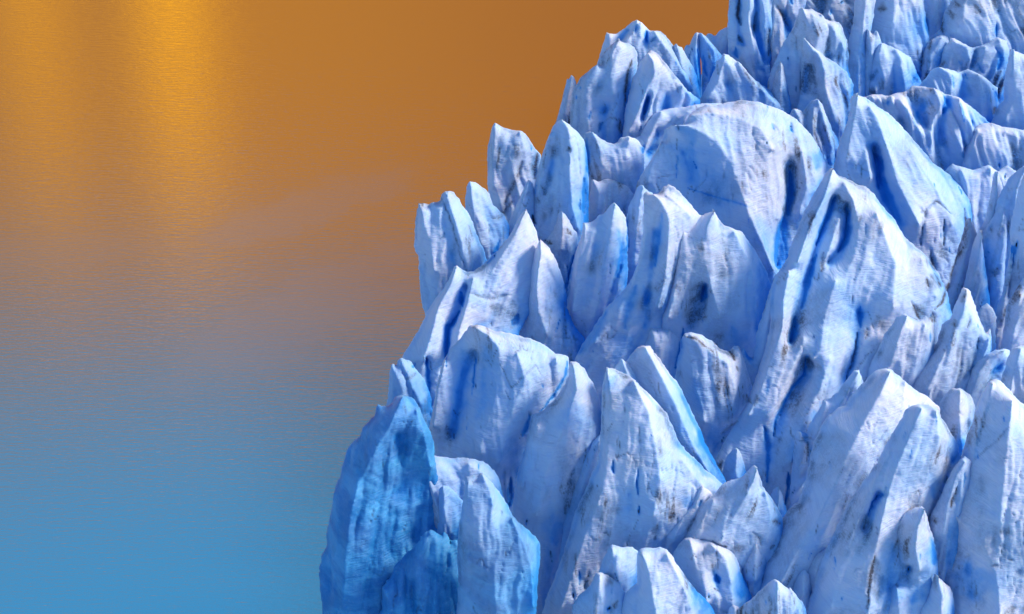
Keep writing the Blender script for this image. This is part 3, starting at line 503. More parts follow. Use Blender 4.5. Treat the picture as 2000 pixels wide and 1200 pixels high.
serac(D_, 'ice dome', 'biggest smooth blue ice dome with a bright band down its middle', 540,
 [(1238,390),(1246,355),(1262,325),(1280,300),(1293,270),(1299,252),(1310,248),(1330,246),(1350,222),(1378,203),(1400,206),(1425,200),(1450,195),(1480,199),(1520,213),(1555,232),(1580,258),(1600,290),(1618,320),(1628,345),(1615,390),(1590,430),(1560,460),(1530,520),(1512,570),(1490,580),(1450,520),(1400,460),(1350,420),(1300,400)],
 [(50,54,[(1302,250),(1335,252),(1370,268),(1398,290),(1420,325),(1436,370),(1452,420),(1480,480),(1500,530)]),(34,44,[(1345,232),(1390,228),(1440,240),(1480,262),(1500,300)]),(30,24,[(1290,280),(1268,330),(1262,360)]),(34,26,[(1500,300),(1515,360),(1512,430)]),(0,0,[(1542,325),(1540,390),(1526,440),(1515,520)]),(26,18,[(1560,300),(1570,370),(1555,420)]),(22,22,[(1330,300),(1350,360),(1380,400)])], k=.24, ks=.15, flute=.5)
serac(B_, 'ice block', 'blue-shaded flat ice shelf right of the brightest slab', 480,
 [(1845,335),(1860,318),(1875,325),(1900,333),(1930,322),(1948,335),(1968,322),(1985,335),(1990,350),(1965,380),(1930,440),(1900,490),(1880,510),(1872,440),(1868,380)],
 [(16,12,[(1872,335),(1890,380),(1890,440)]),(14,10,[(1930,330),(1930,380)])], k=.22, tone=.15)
serac('ice_slab', 'ice slab', 'brightest sunlit ice slab, white and wide with a blue notch beside its sharp left edge', 600,
 [(1620,400),(1627,335),(1632,305),(1641,275),(1650,250),(1657,230),(1662,210),(1666,184),(1675,184),(1690,191),(1703,200),(1716,210),(1735,222),(1755,240),(1780,268),(1805,298),(1822,318),(1845,335),(1870,352),(1888,370),(1900,420),(1890,500),(1870,560),(1850,620),(1800,620),(1760,500),(1700,420)],
 [(42,30,[(1667,187),(1664,215),(1656,260),(1645,320)]),(38,48,[(1690,215),(1705,240),(1720,290),(1740,360),(1780,440)]),(4,10,[(1703,290),(1712,350),(1738,420),(1762,480)]),(34,34,[(1682,300),(1690,350)]),(34,26,[(1770,300),(1820,380),(1850,440)])], k=.2, ks=.35, flute=.45)
# left edge
serac(P_, 'ice pinnacle', 'small ice pinnacle between the white jagged block and the lone hooked tower', 520,
 [(930,510),(925,470),(914,440),(908,410),(909,385),(912,365),(918,355),(928,357),(935,361),(945,368),(956,378),(963,400),(985,420),(995,440),(985,480),(975,510),(960,530)],
 [(18,14,[(919,357),(921,380),(926,430),(940,480)])], k=.3, rough=.8)
serac(F_, 'ice fin', 'slim blue leaf-shaped ice fin leaning left below the dirt patch', 500,
 [(965,570),(974,520),(982,475),(990,445),(1003,412),(1018,380),(1027,360),(1032,351),(1041,358),(1045,378),(1044,410),(1040,445),(1036,480),(1010,520),(985,570)],
 [(14,14,[(1032,354),(1020,395),(1008,430),(1002,480)])], k=.3, rough=.5)
serac(F_, 'ice fin', 'tall ice fin with bright crest line, right of the lone hooked tower', 505,
 [(1035,510),(1043,460),(1050,430),(1046,400),(1043,370),(1048,345),(1053,322),(1062,292),(1072,265),(1080,247),(1088,237),(1096,233),(1112,243),(1130,260),(1141,272),(1147,300),(1150,345),(1148,400),(1142,450),(1120,520),(1070,540)],
 [(20,34,[(1096,236),(1110,255),(1113,300),(1111,345),(1114,400),(1128,450)]),(8,4,[(1088,250),(1080,310),(1062,380)]),(16,18,[(1103,310),(1085,355),(1068,400)]),(12,12,[(1075,262),(1062,320),(1052,380)])], k=.26, rough=.5)
serac(B_, 'ice block', 'white jagged-topped ice block at the left edge, overhanging the water', 600,
 [(835,640),(829,612),(826,600),(822,570),(819,540),(817,500),(811,492),(809,480),(810,450),(814,420),(817,398),(825,396),(837,400),(842,396),(850,394),(859,392),(861,380),(868,376),(878,373),(886,376),(891,385),(897,388),(905,402),(914,415),(924,435),(935,470),(948,495),(960,530),(970,560),(950,620),(880,660)],
 [(20,24,[(820,400),(832,440),(842,480),(850,530)]),(26,20,[(872,378),(888,430),(904,480),(918,540)]),(16,16,[(845,398),(868,450),(890,520)]),(8,8,[(818,498),(832,520),(838,560),(838,610)])], glass=.08, k=.28, rough=1.0, ext=0)
serac(P_, 'ice pinnacle', 'small dirty cone of ice between the two white horn-shaped peaks', 570,
 [(1050,540),(1057,495),(1068,470),(1080,450),(1086,435),(1089,420),(1097,412),(1105,418),(1112,430),(1119,445),(1126,455),(1130,480),(1130,540),(1110,580),(1080,560)],[(16,14,[(1097,415),(1098,450),(1095,490)])], dust=.15, k=.35)
serac(F_, 'ice fin', 'dark blue ice fin wedged between the right white horn and the white-topped ridge', 600,
 [(1195,640),(1212,580),(1220,520),(1224,470),(1222,430),(1228,405),(1238,382),(1246,366),(1253,362),(1262,370),(1275,378),(1280,410),(1275,460),(1260,520),(1248,580),(1225,640)],[(22,18,[(1254,365),(1246,410),(1240,460),(1236,520)])], tone=.25, k=.25)
serac(P_, 'ice pinnacle', 'right white horn of the double peak, notched on its left shoulder', 640,
 [(1095,700),(1103,640),(1107,590),(1108,562),(1114,530),(1123,500),(1133,470),(1137,452),(1139,437),(1152,435),(1163,428),(1170,420),(1178,420),(1190,405),(1199,397),(1208,404),(1217,417),(1223,427),(1226,470),(1224,520),(1216,560),(1200,600),(1170,650),(1150,700)],
 [(22,28,[(1141,439),(1140,470),(1128,510),(1122,560),(1118,610)]),(26,20,[(1200,400),(1190,440),(1182,500),(1172,560),(1160,620)]),(16,18,[(1160,480),(1152,540),(1140,600)])], k=.27)
serac(P_, 'ice pinnacle', 'left white horn of the double peak, with a tilted pointed tip', 672,
 [(975,720),(995,655),(1012,615),(1020,585),(1030,550),(1037,520),(1043,495),(1049,478),(1055,466),(1062,472),(1070,480),(1078,492),(1086,505),(1092,525),(1100,548),(1106,570),(1107,600),(1125,640),(1150,670),(1140,710),(1060,720)],
 [(26,30,[(1055,469),(1056,500),(1048,550),(1050,600),(1065,650)]),(12,4,[(1078,500),(1088,540),(1098,600),(1102,650)])], k=.27)
serac(Rg, 'ice ridge', 'long ice ridge falling to the water, split by a narrow blue cleft', 745,
 [(750,830),(757,790),(765,760),(775,715),(783,702),(800,672),(815,648),(828,622),(840,600),(855,578),(868,560),(880,538),(887,522),(893,519),(903,526),(912,530),(925,531),(940,520),(955,505),(975,488),(990,468),(1002,450),(1013,428),(1020,417),(1027,409),(1033,420),(1040,435),(1047,450),(1052,475),(1053,510),(1045,540),(1035,570),(1020,600),(1005,640),(985,680),(940,720),(890,800),(850,890),(800,870)],
 [(30,36,[(893,521),(880,560),(858,600),(845,650),(830,700)]),(8,14,[(912,560),(896,610),(876,645),(874,700),(860,770)]),(34,34,[(925,545),(915,590),(900,640),(890,690)]),(28,20,[(1027,412),(1005,460),(975,510),(945,560)]),(10,10,[(1000,600),(960,620),(930,640)]),(10,10,[(835,700),(840,760),(845,830)]),(16,16,[(860,720),(855,780)])], k=.22, ks=.25, flute=.6, ext=40)
serac(B_, 'ice block', 'small cracked blue ice block at the waterline below the long ridge', 800,
 [(748,860),(752,810),(756,785),(758,760),(761,735),(764,715),(767,712),(775,716),(777,706),(783,700),(800,704),(815,722),(830,745),(842,780),(850,830),(845,880),(790,880)],
 [(12,12,[(767,714),(770,760),(766,800)]),(12,12,[(785,706),(800,745),(825,790)])], glass=.45, k=.3, tone=.22, ext=20)
# middle
serac(Rg, 'ice ridge', 'white-topped ice ridge with a square notched summit, curving down left', 715,
 [(1115,730),(1124,700),(1135,675),(1148,655),(1165,630),(1185,600),(1210,575),(1235,545),(1245,515),(1252,480),(1256,440),(1259,410),(1256,378),(1262,374),(1272,380),(1285,380),(1296,366),(1305,361),(1318,367),(1335,385),(1350,400),(1362,415),(1372,424),(1360,445),(1345,470),(1330,510),(1315,560),(1300,605),(1285,640),(1262,680),(1245,720),(1200,770),(1160,770),(1130,740)],
 [(36,40,[(1272,383),(1290,400),(1302,430),(1300,480),(1296,540),(1280,600)]),(14,24,[(1258,400),(1262,450),(1255,500),(1235,560),(1195,620),(1160,670)]),(26,20,[(1300,385),(1330,410),(1345,425)]),(14,14,[(1276,450),(1272,520),(1260,590)]),(22,16,[(1240,600),(1200,660),(1180,700)])], k=.2, flute=.7)
serac(Rg, 'ice ridge', 'grey ledge of ice above the dark blue slit in the centre', 725,
 [(1235,740),(1247,695),(1257,665),(1268,638),(1285,636),(1305,640),(1330,640),(1335,670),(1330,710),(1318,745),(1295,760),(1265,750)],[(16,14,[(1270,642),(1278,690),(1282,730)]),(14,12,[(1305,645),(1305,700)])], k=.35)
serac(D_, 'ice dome', 'broad lavender ice dome with a tiny hooked tip, right of the white-topped ridge', 710,
 [(1262,690),(1272,645),(1285,605),(1297,560),(1305,530),(1315,495),(1322,470),(1328,450),(1336,442),(1350,437),(1362,427),(1375,418),(1385,414),(1391,413),(1392,409),(1397,417),(1404,428),(1415,440),(1430,445),(1448,453),(1458,465),(1472,485),(1485,507),(1500,535),(1508,570),(1500,620),(1485,660),(1475,720),(1440,750),(1380,720),(1345,670),(1325,680),(1300,700)],
 [(34,40,[(1392,414),(1375,445),(1370,500),(1382,560),(1400,620)]),(30,34,[(1332,450),(1325,500),(1315,560),(1300,620)]),(6,6,[(1374,560),(1366,600),(1345,640)]),(26,20,[(1430,455),(1460,520),(1470,600),(1455,660)])], k=.24, flute=.5)
serac(F_, 'ice fin', 'blue ice fin in shadow between the lavender dome and the longest ridge', 790,
 [(1445,790),(1455,745),(1450,710),(1448,690),(1453,680),(1462,695),(1470,700),(1478,650),(1490,610),(1502,570),(1512,545),(1520,560),(1522,620),(1512,690),(1495,750),(1470,800)],[(16,14,[(1510,555),(1500,620),(1485,690),(1468,750)])], tone=.25)
serac(B_, 'ice block', 'lavender ice block topped by a brown stained ledge, below the broad lavender dome', 845,
 [(1305,790),(1318,735),(1325,700),(1331,665),(1336,652),(1350,648),(1370,655),(1390,668),(1410,682),(1425,690),(1432,676),(1443,676),(1452,700),(1462,730),(1470,762),(1462,790),(1448,815),(1425,835),(1405,860),(1390,890),(1380,950),(1340,860),(1320,820)],
 [(24,34,[(1337,656),(1345,700),(1352,760),(1370,820)]),(28,34,[(1345,655),(1380,685),(1415,710),(1430,760),(1420,810)]),(14,14,[(1440,690),(1452,740),(1448,790)])], k=.24, flute=.5)
serac(Rg, 'ice ridge', 'longest ice ridge, running from a sharp summit down left with two deep blue grooves', 940,
 [(1375,940),(1395,905),(1410,870),(1428,840),(1445,810),(1460,785),(1470,755),(1485,712),(1500,660),(1507,615),(1504,580),(1505,560),(1517,535),(1533,512),(1545,480),(1558,445),(1570,415),(1584,390),(1598,365),(1607,350),(1611,338),(1620,330),(1628,332),(1636,341),(1655,350),(1675,360),(1692,366),(1706,378),(1722,400),(1735,415),(1748,430),(1756,448),(1768,465),(1785,480),(1808,498),(1830,530),(1850,570),(1860,620),(1850,680),(1790,760),(1720,770),(1690,770),(1660,800),(1630,850),(1600,910),(1580,980),(1530,990),(1505,960),(1480,960),(1440,940)],
 [(40,44,[(1619,334),(1600,390),(1575,440),(1560,480),(1548,515)]),(40,36,[(1533,530),(1522,580),(1520,640),(1500,700),(1480,760),(1455,810)]),(8,8,[(1626,388),(1610,430),(1590,480),(1576,530),(1562,565),(1550,620),(1540,668)]),(34,36,[(1640,360),(1655,390),(1668,440),(1660,500),(1640,540)]),(26,26,[(1632,430),(1615,480),(1595,530)]),(8,8,[(1652,400),(1648,460),(1634,492),(1612,515)]),(44,42,[(1620,550),(1600,620),(1590,680),(1578,700)]),(38,34,[(1560,660),(1545,700),(1515,770),(1490,810)]),(10,10,[(1571,700),(1566,735),(1530,785),(1508,850),(1498,930)]),(42,34,[(1610,700),(1590,760),(1560,820),(1535,900)]),(46,44,[(1700,420),(1735,520),(1730,600)]),(12,14,[(1672,610),(1664,690),(1646,745)]),(24,24,[(1720,640),(1690,690),(1668,740)]),(30,20,[(1790,510),(1820,580)])], k=.2, ks=.28, flute=.45, ext=40)
serac(P_, 'ice pinnacle', 'small blue ice tooth at the foot of the longest ridge', 985,
 [(1400,960),(1410,925),(1418,895),(1428,880),(1438,873),(1445,880),(1452,895),(1460,930),(1466,970),(1430,990)],[(12,12,[(1438,876),(1434,910),(1440,950)])], tone=.2, k=.35)
serac(F_, 'ice fin', 'thin pale ice spike in the blue gully right of the shark-fin peak', 1000,
 [(1490,1010),(1500,975),(1510,955),(1520,948),(1530,970),(1540,1005),(1520,1030)],[(10,10,[(1520,952),(1516,990)])], tone=.2)
serac(B_, 'ice block', 'stepped grey-blue ice blocks in the gully right of the longest ridge', 985,
 [(1540,1000),(1545,930),(1550,880),(1553,855),(1558,840),(1568,845),(1576,848),(1582,830),(1592,812),(1602,795),(1607,782),(1625,778),(1640,760),(1655,738),(1668,724),(1678,722),(1686,745),(1680,775),(1655,800),(1625,830),(1605,870),(1590,930),(1575,990)],
 [(16,14,[(1560,845),(1556,900),(1560,950)]),(14,14,[(1610,785),(1595,830),(1590,870)]),(14,12,[(1672,728),(1650,770),(1625,800)])], tone=.12, k=.3)
# right
serac(S_, 'ice spire', 'narrow blue ice spire with a straight left edge, near the right edge of the photo', 660,
 [(1862,640),(1872,590),(1880,545),(1890,505),(1905,470),(1925,425),(1934,385),(1938,355),(1943,334),(1950,342),(1956,355),(1962,385),(1955,425),(1940,460),(1930,520),(1925,590),(1910,650)],[(18,16,[(1943,337),(1940,390),(1922,460),(1910,530)])], tone=.22, k=.28, rough=.6)
serac(W_, 'ice wall', 'shaded deep blue ice wall rising to the right edge beside the narrow blue spire', 690,
 [(1890,700),(1905,640),(1916,580),(1918,510),(1920,455),(1932,435),(1943,415),(1946,395),(1958,370),(1972,348),(1985,335),(1998,323),(2020,318),(2100,318),(2100,660),(1960,680),(1940,700)],
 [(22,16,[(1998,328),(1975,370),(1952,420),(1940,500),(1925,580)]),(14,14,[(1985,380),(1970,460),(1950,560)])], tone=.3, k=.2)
serac(Rg, 'ice ridge', 'thin ice ridge with a dirty brown left edge, right of the dirt-filled hollow', 700,
 [(1790,720),(1806,660),(1822,610),(1842,580),(1856,550),(1864,520),(1872,485),(1882,450),(1889,425),(1895,428),(1903,445),(1910,465),(1912,500),(1905,560),(1895,620),(1880,660),(1850,700),(1820,730)],
 [(22,22,[(1889,428),(1884,470),(1872,520),(1862,565),(1840,610),(1820,650)])], k=.25, ks=.1)
serac(S_, 'ice spire', 'pointed half-lit ice spire in front of the shaded blue wall', 720,
 [(1845,720),(1858,670),(1868,620),(1880,570),(1890,525),(1900,480),(1907,460),(1914,446),(1917,470),(1921,500),(1928,540),(1934,580),(1930,630),(1915,680),(1885,730)],[(22,20,[(1914,449),(1904,500),(1892,560),(1884,620)])], k=.25, rough=.5)
serac(Rg, 'ice ridge', 'slim lit ice rib hugging the right edge wall, dark blue groove along it', 760,
 [(1905,800),(1922,720),(1930,660),(1945,610),(1958,570),(1965,530),(1972,490),(1978,460),(1986,450),(2000,470),(2005,540),(1998,600),(1990,660),(1975,740),(1950,800)],[(18,16,[(1980,465),(1970,520),(1955,590),(1940,660)]),(4,4,[(1982,480),(1975,530),(1968,580)])], k=.25)
serac(B_, 'ice block', 'lit white ice block cut by the right edge of the photo, halfway up', 775,
 [(1968,620),(1972,560),(1974,500),(1974,440),(1980,410),(1990,370),(1998,345),(2010,335),(2100,335),(2100,640),(1990,650)],[(18,18,[(2000,350),(1990,420),(1990,500)])], k=.2)
serac(Rg, 'ice ridge', 'dark slim ridge filling the gully behind the arched blue ice', 800,
 [(1842,800),(1858,740),(1872,690),(1885,650),(1900,630),(1915,600),(1928,590),(1938,600),(1945,620),(1940,670),(1930,710),(1905,770),(1880,820)],[(14,14,[(1905,632),(1890,690),(1872,740)])], tone=.1, dust=.1)
serac(W_, 'ice wall', 'pale right-edge ice wall above the arched blue ice', 835,
 [(1930,760),(1945,720),(1955,680),(1960,640),(1966,600),(1975,580),(1990,555),(2005,535),(2100,520),(2100,760),(1990,770)],[(18,16,[(1985,575),(1975,630),(1968,680)])], k=.22)
serac(B_, 'ice block', 'tilted ice block with flat pale top, left of the scalloped ridge', 905,
 [(1680,790),(1686,745),(1700,708),(1715,682),(1727,655),(1742,635),(1750,620),(1762,614),(1768,614),(1778,621),(1795,625),(1808,618),(1822,622),(1825,650),(1825,690),(1805,740),(1770,780),(1720,810)],
 [(24,26,[(1765,618),(1750,650),(1735,700),(1720,740)]),(18,14,[(1800,635),(1785,690),(1765,740)])], k=.3)
serac(Rg, 'ice ridge', 'ice ridge with scalloped left edge, in front of the tilted block', 945,
 [(1745,820),(1762,770),(1772,735),(1783,710),(1790,702),(1803,692),(1820,682),(1830,668),(1835,650),(1842,632),(1855,625),(1862,605),(1872,578),(1882,560),(1895,570),(1905,600),(1915,630),(1925,650),(1935,640),(1935,690),(1920,730),(1895,770),(1880,820),(1850,850),(1800,850)],
 [(26,30,[(1880,565),(1872,610),(1850,660),(1825,710),(1800,760)]),(10,12,[(1912,640),(1902,690),(1890,730)]),(20,18,[(1925,660),(1905,720),(1880,780)])], k=.28, ks=.1)
serac('ice_arch', 'ice arch', 'arched lip of ice curling over a saturated blue hollow near the right edge', 930,
 [(1855,850),(1868,800),(1877,762),(1888,742),(1898,722),(1912,705),(1928,692),(1945,683),(1960,680),(1973,684),(1970,700),(1963,722),(1955,748),(1945,780),(1920,810),(1890,850)],
 [(22,24,[(1955,684),(1925,698),(1905,725),(1890,765),(1880,800)]),(2,2,[(1955,712),(1935,732),(1925,760)])], k=.22, tone=.12)
serac(D_, 'ice dome', 'rounded right-edge ice hump right of the arched blue ice', 985,
 [(1935,810),(1945,765),(1955,742),(1962,720),(1968,700),(1976,682),(1990,676),(2010,675),(2100,690),(2100,900),(1990,880),(1955,840)],[(24,24,[(1985,680),(1972,720),(1960,770)]),(18,18,[(2050,700),(2020,800)])], k=.25)
serac('ice_column', 'ice column', 'round-topped ice column with a dirt patch at its right foot', 1010,
 [(1780,890),(1808,830),(1830,800),(1837,785),(1848,768),(1860,759),(1875,758),(1890,767),(1900,778),(1904,795),(1900,820),(1895,850),(1890,890),(1885,930),(1850,950),(1800,920)],[(22,24,[(1868,762),(1862,800),(1866,840),(1870,880)])], k=.36)
# centre left
serac(D_, 'ice dome', 'great scooped ice dome near the water with a large blue hollow', 950,
 [(835,890),(838,840),(845,800),(852,760),(860,725),(868,700),(882,678),(897,664),(908,648),(918,637),(933,634),(945,637),(965,646),(1000,652),(1035,662),(1070,678),(1085,690),(1110,698),(1112,720),(1107,745),(1090,770),(1065,797),(1045,808),(1035,830),(1028,870),(1010,910),(1000,960),(995,1010),(960,1000),(920,940),(880,920)],
 [(30,40,[(930,640),(955,655),(975,680),(978,725),(972,770),(958,810),(945,850),(940,880)]),(-4,6,[(925,690),(905,730),(895,790),(885,850)]),(40,44,[(1010,690),(1025,740),(1000,800),(985,860),(975,900)]),(28,24,[(870,705),(856,760),(848,830)]),(26,20,[(1085,700),(1090,740)])], glass=.10, k=.24, flute=.5)
serac(D_, 'ice dome', 'rounded lavender ice hump split from the great scooped dome by a jagged blue crack', 1020,
 [(1000,1010),(1004,960),(1015,910),(1028,870),(1034,830),(1038,812),(1060,803),(1085,778),(1103,750),(1110,735),(1112,705),(1125,706),(1142,722),(1158,748),(1170,775),(1175,805),(1173,840),(1160,858),(1145,875),(1130,905),(1118,950),(1105,1010),(1100,1060),(1090,1110),(1060,1130),(1030,1080)],
 [(28,36,[(1118,712),(1125,760),(1105,820),(1080,880),(1058,940),(1045,1000)]),(14,14,[(1155,790),(1150,840)]),(28,28,[(1050,830),(1030,890),(1018,950)])], k=.3, ext=140, flute=.45)
serac(F_, 'ice fin', 'blue sliver of ice wedged in the gap left of the big white pyramid', 1050,
 [(1080,1190),(1092,1090),(1100,1030),(1110,980),(1122,940),(1138,895),(1160,862),(1180,838),(1190,900),(1180,990),(1150,1080),(1120,1160)],[(12,12,[(1170,860),(1140,930),(1118,1020)])], tone=.3, k=.2, ext=150)
serac(P_, 'ice pinnacle', 'back peak of the big white pyramid, rounded top and long right edge', 1020,
 [(1190,800),(1205,740),(1215,718),(1226,704),(1234,692),(1245,678),(1256,674),(1270,676),(1280,690),(1292,708),(1308,730),(1322,745),(1335,768),(1347,795),(1358,818),(1368,838),(1378,865),(1390,890),(1405,915),(1418,938),(1410,990),(1350,1000),(1290,900),(1230,840)],
 [(34,34,[(1258,680),(1285,730),(1315,790),(1345,860),(1380,920)])], k=.22, flute=.5)
serac(F_, 'ice fin', 'small notched ice flake between the front and back peaks of the big white pyramid', 1040,
 [(1190,800),(1198,730),(1206,712),(1214,701),(1222,706),(1232,716),(1245,735),(1258,755),(1270,800),(1240,830)],[(14,14,[(1214,704),(1225,730),(1240,770)])])
serac(P_, 'ice pinnacle', 'big white front pyramid with a sharp tip and thin blue vertical slits', 1095,
 [(1050,1250),(1062,1185),(1075,1150),(1090,1112),(1102,1075),(1112,1045),(1118,1015),(1125,995),(1140,965),(1155,930),(1167,900),(1172,860),(1175,800),(1177,760),(1180,730),(1183,716),(1192,718),(1202,721),(1215,727),(1232,736),(1250,752),(1268,770),(1285,788),(1302,808),(1312,830),(1322,855),(1340,880),(1365,905),(1395,930),(1415,950),(1405,985),(1370,1020),(1330,1060),(1290,1090),(1245,1110),(1210,1160),(1190,1250)],
 [(24,40,[(1184,718),(1190,770),(1188,850),(1180,920),(1165,980)]),(36,50,[(1235,745),(1262,800),(1275,870),(1285,940),(1270,1000)]),(34,30,[(1160,990),(1135,1060),(1115,1120),(1095,1180)]),(22,22,[(1190,1080),(1160,1150),(1150,1200)]),(26,20,[(1330,900),(1370,950)]),(26,26,[(1225,960),(1225,1040)])], k=.16, flute=.4, ext=30)
serac('ice_tongue', 'ice tongue', 'small curved ice tongue lying against the foot of the big white pyramid', 1108,
 [(1262,1100),(1270,1070),(1277,1045),(1285,1028),(1300,1024),(1312,1005),(1328,990),(1345,978),(1354,960),(1362,947),(1372,943),(1385,950),(1395,965),(1385,1000),(1360,1040),(1335,1090),(1300,1110)],[(18,18,[(1370,948),(1355,985),(1330,1015),(1305,1050)])], k=.3)
serac(P_, 'ice pinnacle', 'shark-fin ice peak with a brown stained foot, right of the small curved tongue', 1130,
 [(1300,1120),(1318,1085),(1330,1058),(1345,1030),(1358,1005),(1370,985),(1380,978),(1395,965),(1408,950),(1418,942),(1435,936),(1452,930),(1462,918),(1469,910),(1474,906),(1479,916),(1484,932),(1490,950),(1502,965),(1513,982),(1522,1000),(1530,1018),(1526,1050),(1518,1080),(1500,1110),(1440,1130),(1360,1130)],
 [(30,36,[(1474,909),(1465,940),(1448,970),(1425,1010),(1400,1050)]),(20,20,[(1390,975),(1370,1010),(1350,1050)]),(26,22,[(1490,960),(1500,1010),(1490,1050)])], k=.24, flute=.6)
serac(B_, 'ice block', 'triangular stained ice block between the shark-fin peak and the longest front ridge', 1145,
 [(1435,1170),(1442,1100),(1455,1062),(1465,1048),(1475,1040),(1483,1050),(1490,1068),(1498,1090),(1497,1120),(1485,1160),(1465,1200)],[(16,16,[(1474,1044),(1468,1090),(1470,1130)])], k=.3, tone=.06)
serac(D_, 'ice dome', 'egg-shaped ice lump with a single deep blue hole in its face', 1165,
 [(1300,1150),(1308,1110),(1315,1080),(1324,1065),(1335,1054),(1348,1050),(1370,1052),(1395,1056),(1415,1062),(1428,1072),(1440,1092),(1450,1120),(1460,1145),(1468,1165),(1466,1190),(1450,1230),(1400,1260),(1330,1240)],
 [(22,34,[(1345,1054),(1352,1090),(1368,1130),(1375,1170)]),(30,26,[(1385,1060),(1412,1085),(1422,1130),(1425,1180)]),(20,20,[(1390,1110),(1396,1140)])], k=.3, flute=.4)
serac(Rg, 'ice ridge', 'smooth pale whaleback ridge in front, running from upper right to lower left', 1150,
 [(1468,1230),(1478,1150),(1485,1115),(1492,1092),(1505,1070),(1514,1048),(1522,1025),(1532,1005),(1545,990),(1556,982),(1565,965),(1573,940),(1580,912),(1586,880),(1592,858),(1602,838),(1608,825),(1620,810),(1635,798),(1650,790),(1658,778),(1668,765),(1680,752),(1692,742),(1703,730),(1715,722),(1730,719),(1742,722),(1755,734),(1765,742),(1785,760),(1810,775),(1835,795),(1838,815),(1805,835),(1785,870),(1760,900),(1735,930),(1710,965),(1690,990),(1670,1020),(1650,1045),(1625,1070),(1600,1095),(1580,1120),(1565,1150),(1540,1190),(1510,1240)],
 [(40,44,[(1728,724),(1705,770),(1670,830),(1640,890),(1610,960),(1580,1020),(1540,1080),(1515,1130)]),(26,20,[(1760,745),(1750,800),(1725,860),(1690,930),(1650,1000)])], k=.3, ks=.2, flute=.35)
serac('ice_lump', 'ice lump', 'upper of two smooth egg-like ice lumps wedged beside the front ridge foot', 1180,
 [(1565,1180),(1573,1130),(1575,1112),(1582,1095),(1592,1084),(1605,1075),(1618,1067),(1625,1080),(1618,1120),(1605,1160),(1590,1200)],[(14,14,[(1612,1075),(1592,1110),(1588,1150)])], k=.4)
serac('ice_lump', 'ice lump', 'lower of two smooth egg-like ice lumps, dark-rimmed, wedged beside the front ridge foot', 1192,
 [(1546,1190),(1548,1150),(1553,1130),(1562,1116),(1572,1112),(1580,1122),(1584,1145),(1582,1175),(1577,1215),(1560,1225)],[(12,12,[(1568,1120),(1563,1160)])], k=.45)
serac(Rg, 'ice ridge', 'tall front ice ridge with a brown seam down its middle', 1215,
 [(1568,1260),(1578,1190),(1586,1155),(1592,1130),(1603,1100),(1612,1075),(1622,1055),(1632,1035),(1643,1012),(1655,990),(1664,972),(1675,955),(1686,940),(1698,925),(1712,905),(1725,880),(1740,852),(1752,832),(1762,815),(1768,800),(1778,794),(1795,790),(1815,790),(1828,797),(1838,815),(1850,832),(1862,852),(1870,870),(1878,895),(1878,930),(1865,960),(1850,1000),(1838,1040),(1832,1100),(1830,1250),(1700,1270)],
 [(36,44,[(1790,795),(1765,850),(1740,905),(1722,960),(1708,1010),(1698,1060),(1688,1110),(1682,1190)]),(24,30,[(1735,880),(1690,960),(1660,1030),(1630,1110),(1615,1180)]),(34,22,[(1818,800),(1822,860),(1800,930),(1785,980)]),(0,0,[(1860,900),(1835,960),(1812,1010),(1800,1080)]),(12,10,[(1712,960),(1698,985),(1680,1030)])], k=.2, ks=0, flute=.5)
serac(F_, 'ice fin', 'dirty narrow ice sliver squeezed between the seamed ridge and the largest right slab', 1222,
 [(1808,1200),(1812,1040),(1818,1005),(1830,985),(1840,962),(1850,940),(1862,915),(1872,900),(1884,890),(1896,900),(1890,940),(1880,1000),(1870,1100),(1860,1200)],[(14,14,[(1880,900),(1862,930),(1845,980),(1835,1040)])], tone=.2, dust=.12)
serac('ice_slab', 'ice slab', 'largest right slab, sunlit striped top face over a deep blue left-facing cut', 1248,
 [(1838,1280),(1840,1200),(1842,1130),(1845,1080),(1848,1045),(1851,1020),(1852,1002),(1858,985),(1861,965),(1864,956),(1868,930),(1874,905),(1881,880),(1888,855),(1897,832),(1903,808),(1910,785),(1918,765),(1927,752),(1934,743),(1945,742),(1955,746),(1968,757),(1980,770),(1992,785),(2005,795),(2100,840),(2100,1280)],
 [(18,26,[(1933,747),(1925,785),(1912,820),(1900,860),(1890,910),(1875,950),(1860,985)]),(28,56,[(1854,1004),(1870,1015),(1890,1035),(1908,1060),(1922,1090),(1930,1130),(1932,1200)]),(50,56,[(1960,780),(1950,860),(1940,940),(1930,1010)]),(10,14,[(1862,1060),(1868,1120),(1872,1200)]),(54,56,[(2040,850),(2040,1000),(2030,1150)])], k=.12, ks=.1, flute=.45)
serac('ice_column', 'ice column', 'finger-shaped white ice column standing before the seamed ridge, blue right side', 1246,
 [(1718,1280),(1722,1215),(1726,1180),(1727,1165),(1732,1150),(1740,1138),(1752,1125),(1755,1105),(1755,1080),(1751,1060),(1751,1040),(1755,1025),(1762,1010),(1772,998),(1783,992),(1795,990),(1801,988),(1806,998),(1812,1010),(1816,1030),(1822,1050),(1830,1075),(1832,1100),(1826,1130),(1818,1160),(1812,1200),(1800,1260),(1760,1290)],
 [(28,28,[(1798,991),(1782,1030),(1778,1070),(1786,1110)]),(20,22,[(1745,1145),(1748,1190),(1752,1230)]),(6,6,[(1772,1105),(1770,1130)]),(14,14,[(1788,1115),(1792,1170)])], k=.3, flute=.5)
serac(P_, 'ice pinnacle', 'small grey cone of ice at the bottom edge in front of the largest right slab', 1268,
 [(1785,1290),(1793,1215),(1797,1190),(1805,1176),(1814,1164),(1819,1143),(1826,1120),(1834,1129),(1845,1138),(1856,1148),(1861,1160),(1865,1200),(1868,1290)],[(20,20,[(1827,1123),(1830,1160),(1828,1210)])], k=.25, rough=.6)
